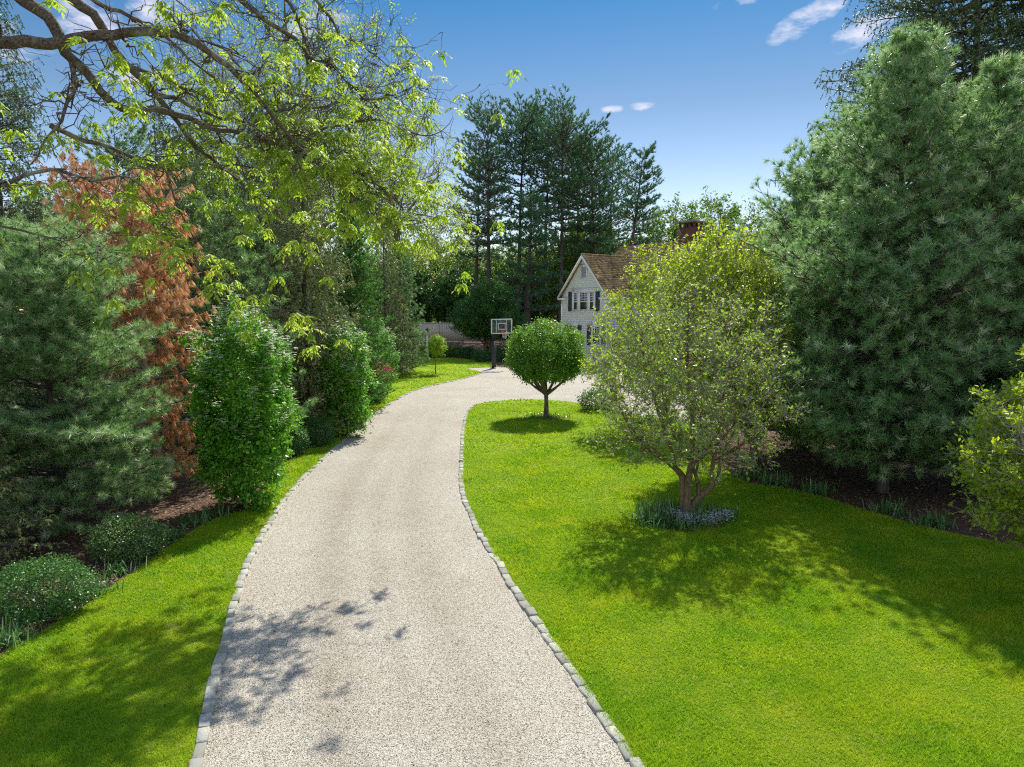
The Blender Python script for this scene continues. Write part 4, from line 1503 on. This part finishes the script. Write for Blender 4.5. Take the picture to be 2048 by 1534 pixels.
for k, (px_, py_, lb) in enumerate([(1560, 975, 'strap-leaf clump under the right pines, left of the others'), (1640, 992, 'strap-leaf clump at the middle of the right bed edge'),
                                    (1790, 1035, 'strap-leaf clump on the lawn edge below the right pine trunks'), (1880, 1062, 'strap-leaf clump near the tree at the right edge'), (1500, 962, 'strap-leaf clump by the yellow-green tree trunk')]):
    strap_clump('strap_leaf_clump', gp(px_, py_) + [0, .25, 0], 90, .5, 120 + k, lb, .7, .014, 'strap-leaf clumps along the right bed', rx=.2, ry=.14)

# ------------------------------------------------------------------ right-hand pines
rp = dict(K=44, nl=.19, nw=.0145, tsp=.20, ssp=.20, wh=.6, lvar=(.5, 1.12), tmin=.35, wood_r=.75, e0=-6, e1=62, up=.22, mat='needle_blue', group='pines on the right')
pine('pine_tree', gp(1765, 985), 10.2, 4.1, .6, 400, 101, 'tallest blue-green pine on the right with whitish needles', prof=lambda t: (1 - t) ** .7 * min(1, .55 + t * 3), **rp)
pine('pine_tree', gp(1632, 912), 8.7, 3.9, .5, 330, 102, 'left-hand pine of the right group, its side branches against the sky', prof=lambda t: (1 - t) ** .5, **rp)
pine('pine_tree', gp(1945, 985), 9.6, 3.8, .6, 350, 103, 'pine in the middle of the right group behind the lawn shade', prof=lambda t: (1 - t) ** .7 * min(1, .55 + t * 3), **rp)
pine('pine_tree', gp(2190, 1010), 9.0, 3.5, .5, 300, 104, 'bright near pine at the right edge of the picture', prof=lambda t: (1 - t) ** .6, **{**rp, 'nw': .011})
spr = dict(cat='spruce tree', hang=(.36, 24, 1.1), nl=.065, nw=.032, tsp=.17, ssp=.22, wood_r=.7, e0=-16, e1=25, up=.12, th=(35, 80), mat='needle_spruce')
pine('spruce_tree', (16.6, 26.5, 0), 21, 6.8, 7.5, 270, 105, 'huge dark spruce with weeping twigs at the upper right', prof=lambda t: 1 - .7 * t, **spr)
pine('spruce_tree', (21.5, 24, 0), 19, 4.6, 7, 250, 106, 'second dark spruce cut off by the right edge of the sky', prof=lambda t: 1 - .7 * t, **spr)
pine('pine_tree', (15.5, 33, 0), 9.5, 3.2, 1.0, 190, 107, 'shaded pine deep behind the right group', prof=lambda t: (1 - t) ** .6, **{**rp, 'mat': 'needle_far', 'nw': .028})
shrub('thicket', gp(1605, 900), 1.0, .8, 2.6, 3600, .10, 108, 'dark leafless-looking thicket between the yellow-green tree and the pines', 'leaf_dark', var=(.2, .15))
shrub('shrub', gp(1200, 822), .9, .8, .9, 2600, .08, 109, 'low dark shrub at the back left of the multi-stem tree', 'leaf_dark', var=(.3, .2))

# ------------------------------------------------------------------ overhanging tree (trunk beyond the left edge)
rgK = np.random.default_rng(200)
kb = np.array([-11.5, 9.0, 0.])
K_ = lambda L: [pz(x, y, Y) - kb for x, y, Y in L]
top = [(1.0, .3, 8.2), (1.2, .4, 9.5), (1.5, .6, 11)]
limbs = [([(0, 0, -.05), (.2, 0, 3), (.5, .1, 6), (.8, .2, 8), (1.3, .5, 11), (1.5, .8, 14)], [.42, .34, .3, .27, .2, .1])]


def L_(pts, r0, r1, t=None):
    P = ([top[t]] if t is not None else []) + K_(pts)
    limbs.append((P, list(np.linspace(r0 * .8, r1 * .8, len(P)))))


L_([(-260, 120, 9.6), (0, 85, 10), (117, 85, 10.1), (205, 70, 10.2), (293, 64, 10.3), (370, 74, 10.5), (425, 111, 10.7), (469, 141, 10.8), (504, 182, 11), (560, 250, 11.4), (620, 310, 11.8), (690, 350, 12.2), (760, 372, 12.6)], .125, .012, 0)
L_([(-120, -120, 10), (44, 0, 10.2), (103, 38, 10.3), (120, 80, 10.4), (141, 117, 10.5), (176, 147, 10.6), (211, 194, 10.8), (252, 220, 11), (308, 217, 11.2), (367, 232, 11.4), (416, 255, 11.6),
    (498, 272, 11.9), (588, 299, 12.4), (676, 323, 12.8), (740, 360, 13.2), (800, 410, 13.5)], .12, .02, 1)
L_([(20, -160, 10.6), (147, 0, 10.8), (182, 23, 10.9), (205, 56, 11), (223, 94, 11.1), (264, 138, 11.2), (308, 182, 11.4), (328, 211, 11.5), (352, 240, 11.6), (390, 290, 11.8), (425, 320, 12),
    (498, 381, 12.3), (560, 430, 12.6), (620, 470, 12.9)], .11, .014, 1)
L_([(311, 188, 11.4), (352, 196, 11.6), (410, 226, 11.9), (440, 235, 12.1), (520, 250, 12.6)], .055, .02)
L_([(245, 128, 11.2), (293, 144, 11.2), (352, 170, 11.3), (408, 193, 11.4), (434, 229, 11.5)], .04, .018)
L_([(40, -130, 11.4), (188, 0, 11.6), (243, 23, 11.7), (293, 50, 11.8), (346, 85, 11.9), (420, 150, 12.1), (480, 200, 12.3)], .06, .015, 2)
L_([(250, -170, 11.6), (484, 0, 12), (528, 38, 12.2), (573, 67, 12.4), (608, 94, 12.6), (620, 117, 12.7), (664, 129, 12.9), (690, 160, 13.1), (730, 200, 13.4)], .075, .012, 2)
L_([(500, -60, 12.4), (576, 0, 12.6), (597, 50, 12.8), (612, 100, 13), (618, 150, 13.2), (640, 200, 13.4)], .045, .01)
L_([(560, -60, 12.6), (630, 0, 12.8), (652, 23, 13), (670, 50, 13.2), (682, 76, 13.4), (711, 82, 13.6), (755, 114, 13.8), (800, 150, 14)], .04, .008, None)
L_([(250, -170, 11.6), (500, -60, 12.4), (560, -60, 12.6)], .07, .04)
L_([(500, 249, 11.8), (544, 229, 12), (588, 214, 12.3), (640, 215, 12.8), (700, 200, 13.2), (770, 195, 13.6), (840, 168, 14)], .04, .008)
L_([(588, 299, 12.4), (620, 270, 12.7), (680, 250, 13.1), (760, 240, 13.6), (830, 270, 14), (880, 265, 14.3), (905, 235, 14.5)], .035, .006)
L_([(620, 310, 12.6), (690, 380, 13), (760, 420, 13.4), (840, 430, 13.8), (900, 440, 14.1)], .03, .006)
L_([(141, 117, 10.5), (152, 170, 10.5), (135, 200, 10.4), (122, 240, 10.3), (90, 280, 10.2), (60, 330, 10)], .045, .012)
L_([(100, 250, 10.4), (164, 279, 10.6), (205, 290, 10.8), (258, 311, 11), (323, 337, 11.3), (405, 328, 11.7), (498, 334, 12.2), (560, 345, 12.6)], .05, .012)
L_([(-100, 300, 9.2), (0, 370, 9.4), (60, 345, 9.6), (120, 340, 9.8), (180, 360, 10), (270, 360, 10.3), (330, 440, 10.6), (360, 490, 10.8)], .04, .008)
L_([(-120, 420, 8.8), (0, 455, 9), (60, 460, 9.2), (130, 487, 9.4), (170, 460, 9.5)], .025, .006)
L_([(330, 330, 11.3), (350, 400, 11.5), (385, 470, 11.7), (400, 540, 12), (500, 590, 12.4), (600, 640, 12.8)], .025, .006)
L_([(-300, -150, 8.6), (0, -120, 9), (200, -100, 9.6), (380, -80, 10.4)], .08, .03, 2)
L_([(-260, 500, 8.3), (-60, 640, 8.2)], .04, .01, 0)
hick = empty('overhanging_tree', kb, 'big tree beyond the left edge whose leafy branches hang across the sky', 'tree')
W = Buf()
S, ST, SR = [], [], []
for pts, rad in limbs:
    q = smooth_line(np.c_[np.array(pts, float), rad], .16)
    q[1:-1, :3] += rgK.normal(0, .012, (len(q) - 2, 3))
    W.tube(q[:, :3], q[:, 3], 8)
    if pts is not limbs[0][0]:
        S.append(q[:, :3]); ST.append(np.gradient(q[:, :3], axis=0)); SR.append(q[:, 3])
S, ST, SR = np.concatenate(S), norm(np.concatenate(ST)), np.concatenate(SR)
wt = np.clip(1.2 - SR * 9, .1, 1) * (.22 + np.clip((S[:, 0] + kb[0] + 5.5) / 5, 0, 1) * 1.2) * (1 - .65 * np.clip((S[:, 0] + kb[0] + 2.8) / 1.5, 0, 1)) * np.where(S[:, 2] > 9.4, .35, 1)
j = rgK.choice(len(S), 380, p=wt / wt.sum())
E2 = S[j] + rgK.normal(0, .5, (380, 3)) * [.9, 1.1, .85] + ST[j] * rgK.uniform(0, .5, (380, 1))
P2 = grow(S[j], E2, ST[j] + rgK.normal(0, .35, ST[j].shape), 9, rgK, .09)
W.tubes(P2, np.minimum(SR[j] * .6, .02)[:, None] * (1 - np.linspace(0, .7, 9))[None], 5)
T2 = norm(np.gradient(P2, axis=1))
n3 = 1700
j2, j3 = rgK.integers(0, 380, n3), rgK.integers(2, 9, n3)
A3 = P2[j2, j3]
D3 = norm(T2[j2, j3] + rgK.normal(0, .75, (n3, 3)))
E3 = A3 + D3 * rgK.uniform(.2, .75, (n3, 1))
P3 = grow(A3, E3, T2[j2, j3], 6, rgK, .1)
W.tubes(P3, np.broadcast_to(.0075 * (1 - np.linspace(0, .55, 6)), (n3, 6)), 3)
W.build('trunk', M['bark_hickory'], hick, smooth=True)
# hanging bursts of compound leaves at the twig ends
tip, tdir = P3[:, -1], norm(P3[:, -1] - P3[:, -2])
wx = tip[:, 0] + kb[0]
wz = tip[:, 2]
kp = rgK.random(n3) < np.where(wz > 9.3, .35, 1) * np.clip(.34 + (wx + 4.0) * .05 + (7.4 - wz) * .13, .10, .48)
tip, tdir = tip[kp], tdir[kp]
nb_ = len(tip)
KK, LL = 6, 7
a_ = rgK.uniform(0, 2 * PI, (nb_, KK))
rd = np.stack([np.cos(a_), np.sin(a_), rgK.uniform(-.75, .25, (nb_, KK))], -1) + tdir[:, None] * .5
rd = norm(rd)
rl = rgK.uniform(.10, .23, (nb_, KK, 1))
P, D, N, LS = [], [], [], []
for q in range(LL):
    u = .25 + .75 * (q // 2 * 2 + 1) / LL if q < LL - 1 else 1.0
    pos = tip[:, None] + rd * rl * u - np.array([0, 0, 1.]) * (rl * u ** 2 * .5)
    sd_ = norm(np.cross(rd, [0, 0, 1.])) * (0 if q == LL - 1 else (1 if q % 2 else -1))
    P.append(pos)
    D.append(rd * .7 + sd_ * .8 - np.array([0, 0, .55]) + rgK.normal(0, .15, pos.shape))
    N.append(np.broadcast_to([0, 0, 1.], pos.shape) + rd * .3 + rgK.normal(0, .3, pos.shape))
    LS.append(rgK.uniform(.06, .115, pos.shape[:2]))
P, D, N = [np.stack(v, 2).reshape(-1, 3) for v in (P, D, N)]
LS = np.stack(LS, 2).ravel()
vv = np.repeat(np.clip(rgK.normal(.55, .2, nb_ * KK), 0, 1), LL)
B = Buf()
B.leaves(P, D, N, LS, LS * .42, rgK, vv)
B.build('crown', M['leaf_hickory'], hick)

# ------------------------------------------------------------------ tall airy trees behind the left row


def tall(name, base, H, rx, seed, label, n=1, leafm='leaf_far', leaf=.17, per=7, n3=1500, n4=5000, z_lo=.35, group='trees beyond the left row', bk='bark_grey', r=None):
    rg_ = np.random.default_rng(seed)
    c = H * (1 + z_lo) / 2
    ell = [((0, 0, c), (rx, rx, H * (1 - z_lo) / 2)), ((rx * .3, 0, c * .8), (rx * .8, rx * .8, H * .2)), ((-rx * .35, 0, c * 1.05), (rx * .7, rx * .8, H * .2))]
    lm = [([(0, 0, -.1), (rg_.normal(0, .1), 0, H * .3), (rg_.normal(0, .3), 0, H * .6), (rg_.normal(0, .4), 0, H * .93)], [r or H * .016, H * .012, H * .008, .02])]
    for e in envelope_pts(ell, 16, rg_, .5):
        h = max(H * z_lo * .7, min(e[2] * .72, H * .8))
        lm.append(([(0, 0, h), ((e[0]) * .4, e[1] * .4, h + (e[2] - h) * .5), tuple(e)], [H * .006, H * .004, .015]))
    return broadleaf(name, base, lm, ell, 200, n3, seed, label, 'tree', group, leafm=leafm, barkm=bk, leaf=leaf, per=per, spread=.10, shell=.3, r2=.03, r3=.012, n4=n4, r4=.008, l3=2.6,
                     upn=.5, limb_sides=6)[0]


tall('deciduous_tree', (-11.2, 39, 0), 22.5, 7.0, 301, 'tall airy spring-green tree with pale trunks behind the left row', leafm='leaf_hickory', leaf=.13, n4=5000, per=5)
tall('deciduous_tree', (-8.6, 54, 0), 19, 5.2, 302, 'spring-green tree beside the tall pines, behind the left row', leafm='leaf_hickory', leaf=.15, n4=3600, per=5)
tall('deciduous_tree', (-15.5, 40, 0), 14, 5, 303, 'leafy green tree behind the slim left spruces', leaf=.16)

# dome-shaped tree in front of the fence
db = np.array([-2.1, 62.8, ground_z(0, 62.8)])
rg = np.random.default_rng(310)
ell = [((0, 0, 3.9), (3.3, 2.6, 2.1)), ((.2, 0, 5.6), (2.0, 1.8, 1.3)), ((0, 0, 2.9), (3.4, 2.6, 1.2))]
lm = []
for k, e in enumerate(envelope_pts(ell, 10, rg, .5)):
    a_ = k * .63
    f = np.array([math.cos(a_) * .12, math.sin(a_) * .12, 0])
    lm.append(([f, f * 3 + [0, 0, 1.2], (f * 3 + [0, 0, 1.2]) * .4 + e * .6, e], [.09, .07, .04, .015]))
broadleaf('dome_tree', db, lm, ell, 200, 1500, 311, 'dense dark green dome-shaped tree with several stems behind the hoop', 'tree', leafm='leaf_dark', barkm='bark_tan', leaf=.17, per=22, spread=.16, shell=.55, upn=.8,
          r2=.02, r3=.008)
for k, (X_, Y_, rx_, h_, lb) in enumerate([(-7.6, 64, .9, 1.0, 'low shrub in the shaded far bed, below the fence end'), (-5.6, 64.5, 1.1, .9, 'low shrub in the far bed behind the young tree'),
                                           (-4.0, 63, .9, .9, 'rounded shrub in the far bed left of the dome tree'), (-.8, 60.5, 1.3, 1.1, 'dark shrub at the lawn edge near the hoop'),
                                           (-2.2, 58.8, 1.1, .9, 'dark low shrub in front of the dome tree stems'), (1.2, 60, 1.2, 1.6, 'dark shrub just behind the hoop post')]):
    shrub('shrub', (X_, Y_, float(ground_z(X_, Y_))), rx_, .8, h_, 1300, .13, 320 + k, lb, 'leaf_dark' if k > 1 else 'leaf_far', group='shrubs in the far bed', var=(.35, .2))

# ------------------------------------------------------------------ tall pines beyond the drive
tp = dict(cat='pine tree', mat='needle_far', K=20, nl=.32, nw=.07, shoot=.35, tsp=.42, ssp=.38, wh=1.15, lvar=(.35, 1.2), tmin=.45, hollow=.3, e0=-2, e1=42, up=.16, th=(10, 75), secl=.36, group='tall pines beyond the drive', wood_r=1.1, droop=-.05)
gz = .8
tpines = []
for k, (H_, R_, pf) in enumerate([(25, 4.3, lambda t: .75 + .5 * t - 1.0 * max(0, t - .72) * 2.6), (24, 3.8, lambda t: .6 + .6 * math.sin(t * 2.6) - .4 * max(0, t - .8) * 3),
                                  (19.5, 4.6, lambda t: .95 - .62 * t)]):
    tpines.append((H_, R_, pf))
spec = [  # x, y, height, radius, first-branch height, proto, label
    (978, 76, 26.4, 4.2, 10, 0, 'tall pine at the left of the far group'), (1034, 80, 27.5, 3.6, 12, 1, 'tall pine second from the left of the far group'),
    (1085, 84, 28.2, 3.2, 13, 1, 'slim tall pine between the two highest tops'), (1121, 77, 27.2, 4.2, 9, 0, 'highest straight pine in the middle of the far group'),
    (1160, 86, 25.0, 3.0, 11, 1, 'thin pine right of the middle of the far group'), (1192, 78, 23.7, 3.9, 9, 0, 'pine with bare lower trunk left of the leaning pine'),
    (1238, 74, 22.2, 4.6, 7, 2, 'broad leaning pine reaching out to the right over the roof'), (1052, 70, 16.5, 4.2, 3, 2, 'lower pine with a thick trunk in front of the far group'),
    (948, 82, 22.5, 3.6, 9, 0, 'pine half hidden by the spring-green tree'), (1215, 88, 24.5, 3.2, 9, 1, 'pine behind the leaning pine')]
for k, (px_, Y_, H_, R_, z0_, pr, lb) in enumerate(spec):
    X_ = (px_ - 1024) / F * Y_
    _, _, pf = tpines[pr]
    pine('tall_pine', (X_, Y_, gz), H_ - gz - 1.9, R_, z0_, 170, 400 + k, lb, prof=pf, side=(0.1, .45) if k == 6 else None, lean=(2.2, 0) if k == 6 else (np.sin(k) * .8, 0),
         trunk_r=.30 if k != 7 else .42, **tp)

# background woodland trees: three kinds, copied
kinds = []
for k, (H_, rx_, mtl) in enumerate([(13.5, 4.6, 'leaf_far'), (11.5, 4.8, 'leaf_far'), (9.5, 3.9, 'leaf_dark')]):
    kinds.append(tall('woodland_tree', (-26 + 9 * k, 84 + 3 * k, gz), H_, rx_, 500 + k, 'x', leafm=mtl, leaf=.26, per=8, n3=1100, n4=3600, z_lo=.12, group='woodland trees behind the drive', bk='bark_pine', r=.2))
labels = ['behind the left spruces', 'above the left end of the fence', 'behind the young tree', 'just left of the tall pines', 'between the first two tall pine trunks', 'under the highest pine',
          'behind the thick pine trunk', 'filling the gap left of the house', 'touching the gable on its left', 'behind the wing roof', 'just left of the chimney', 'just right of the chimney',
          'behind the top of the yellow-green tree', 'between the yellow-green tree and the right pines', 'seen through the right pines', 'at the far right behind the pines', 'beyond the right-hand lawn',
          'deep behind the right spruces', 'far left behind the airy tree', 'behind the fence middle', 'behind the hoop', 'behind the main roof', 'low behind the left conifers', 'low behind the slim spruce']
pos = [(-34, 80), (-19, 88), (-13, 86), (-9.5, 92), (-5, 90), (-1, 93), (2.5, 88), (5.5, 84), (9, 88), (15, 92), (19, 84), (25, 86), (31, 88), (34, 76), (36, 62), (46, 66), (52, 52), (42, 45), (-44, 70),
       (-6.5, 84), (1.5, 97), (11, 96), (-26, 62), (-18, 66)]
hs = [1.1, 1.0, 1.05, 1.1, .95, 1.0, 1.0, 1.05, 1.0, 1.05, 1.22, 1.32, 1.15, 1.2, 1.1, 1.15, 1.1, 1.2, 1.2, .9, 1.1, 1.1, 1.0, .95]
cols_ = ['pale', 'mid-green', 'darker']
for k, ((X_, Y_), h_) in enumerate(zip(pos, hs)):
    kk = [0, 1, 2, 1, 0, 1, 2, 1, 0, 1, 0, 0, 1, 0, 2, 1, 0, 2, 0, 2, 1, 0, 1, 2][k]
    lb = 'leafy woodland tree ' + labels[k]
    if k in (0, 1, 2):
        o = kinds[kk]
        o.location = (X_, Y_, float(ground_z(X_, Y_)))
        o['label'] = lb
    else:
        copy_tree(kinds[kk], (X_, Y_, float(ground_z(X_, Y_))), k * 1.7, (h_, h_, h_ * (1 + .06 * math.sin(k))), lb)
# far wood that closes the view
rgW = np.random.default_rng(600)
B = Buf()
n_ = 1500
X_ = rgW.uniform(-95, 105, n_)
Y_ = 112 + rgW.uniform(-7, 10, n_) - np.abs(X_) * .28
hh = (8.5 + 2.5 * np.sin(X_ * .23) + 1.5 * np.sin(X_ * .71 + 1)) * rgW.random(n_) ** .7
cen = np.c_[X_, Y_, gz + hh]
P = (cen[:, None] + rgW.normal(0, 1, (n_, 70, 3)) * [1.0, 1.0, .7]).reshape(-1, 3)
P = P[P[:, 2] > .3]
B.leaves(P, rgW.normal(0, 1, P.shape), rgW.normal(0, .6, P.shape) + [0, 0, .6], .42, .3, rgW, np.clip(rgW.normal(.4, .25, len(P)), 0, 1))
tag(B.build('distant_wood', M['leaf_far']), 'far-off green wood behind the house and tall pines', 'wood', kind='stuff')

# bark chips and fallen needles on the beds
rgL = np.random.default_rng(700)
B = Buf()
for x0, x1, y0, y1, n_ in ((-13, -3, 6, 30, 30000), (2, 15, 13, 26, 22000)):
    P = np.c_[rgL.uniform(x0, x1, n_), rgL.uniform(y0, y1, n_)]
    P = P[~inside(P, lawnL) & ~inside(P, lawnR) & ~inside(P, drive_poly) & (np.abs(P[:, 0]) < P[:, 1] * .8 + .5)]
    m_ = len(P)
    a_ = rgL.uniform(0, 2 * PI, m_)
    B.leaves(np.c_[P, rgL.uniform(.004, .03, m_)], np.c_[np.cos(a_), np.sin(a_), rgL.normal(0, .15, m_)], rgL.normal(0, .35, (m_, 3)) + [0, 0, 1], rgL.uniform(.04, .11, m_),
             rgL.uniform(.012, .035, m_), rgL)
tag(B.build('bark_chips', M['chips']), 'brown bark chips and fallen needles scattered over the planting beds', 'mulch', kind='stuff')
# a few dropped leaves, twigs and catkins on the drive and grass
B = Buf()
n_ = 420
P = np.c_[rgL.uniform(-5, 4, n_), rgL.uniform(6, 24, n_)]
a_ = rgL.uniform(0, 2 * PI, n_)
B.leaves(np.c_[P, np.full(n_, .032) + (inside(P, lawnL) | inside(P, lawnR)) * .045], np.c_[np.cos(a_), np.sin(a_), np.zeros(n_)], rgL.normal(0, .2, (n_, 3)) + [0, 0, 1], rgL.uniform(.02, .06, n_),
         rgL.uniform(.008, .022, n_), rgL)
tag(B.build('fallen_leaves', M['chips']), 'small dry leaves and twigs dropped on the drive and grass', 'leaf litter', kind='stuff')
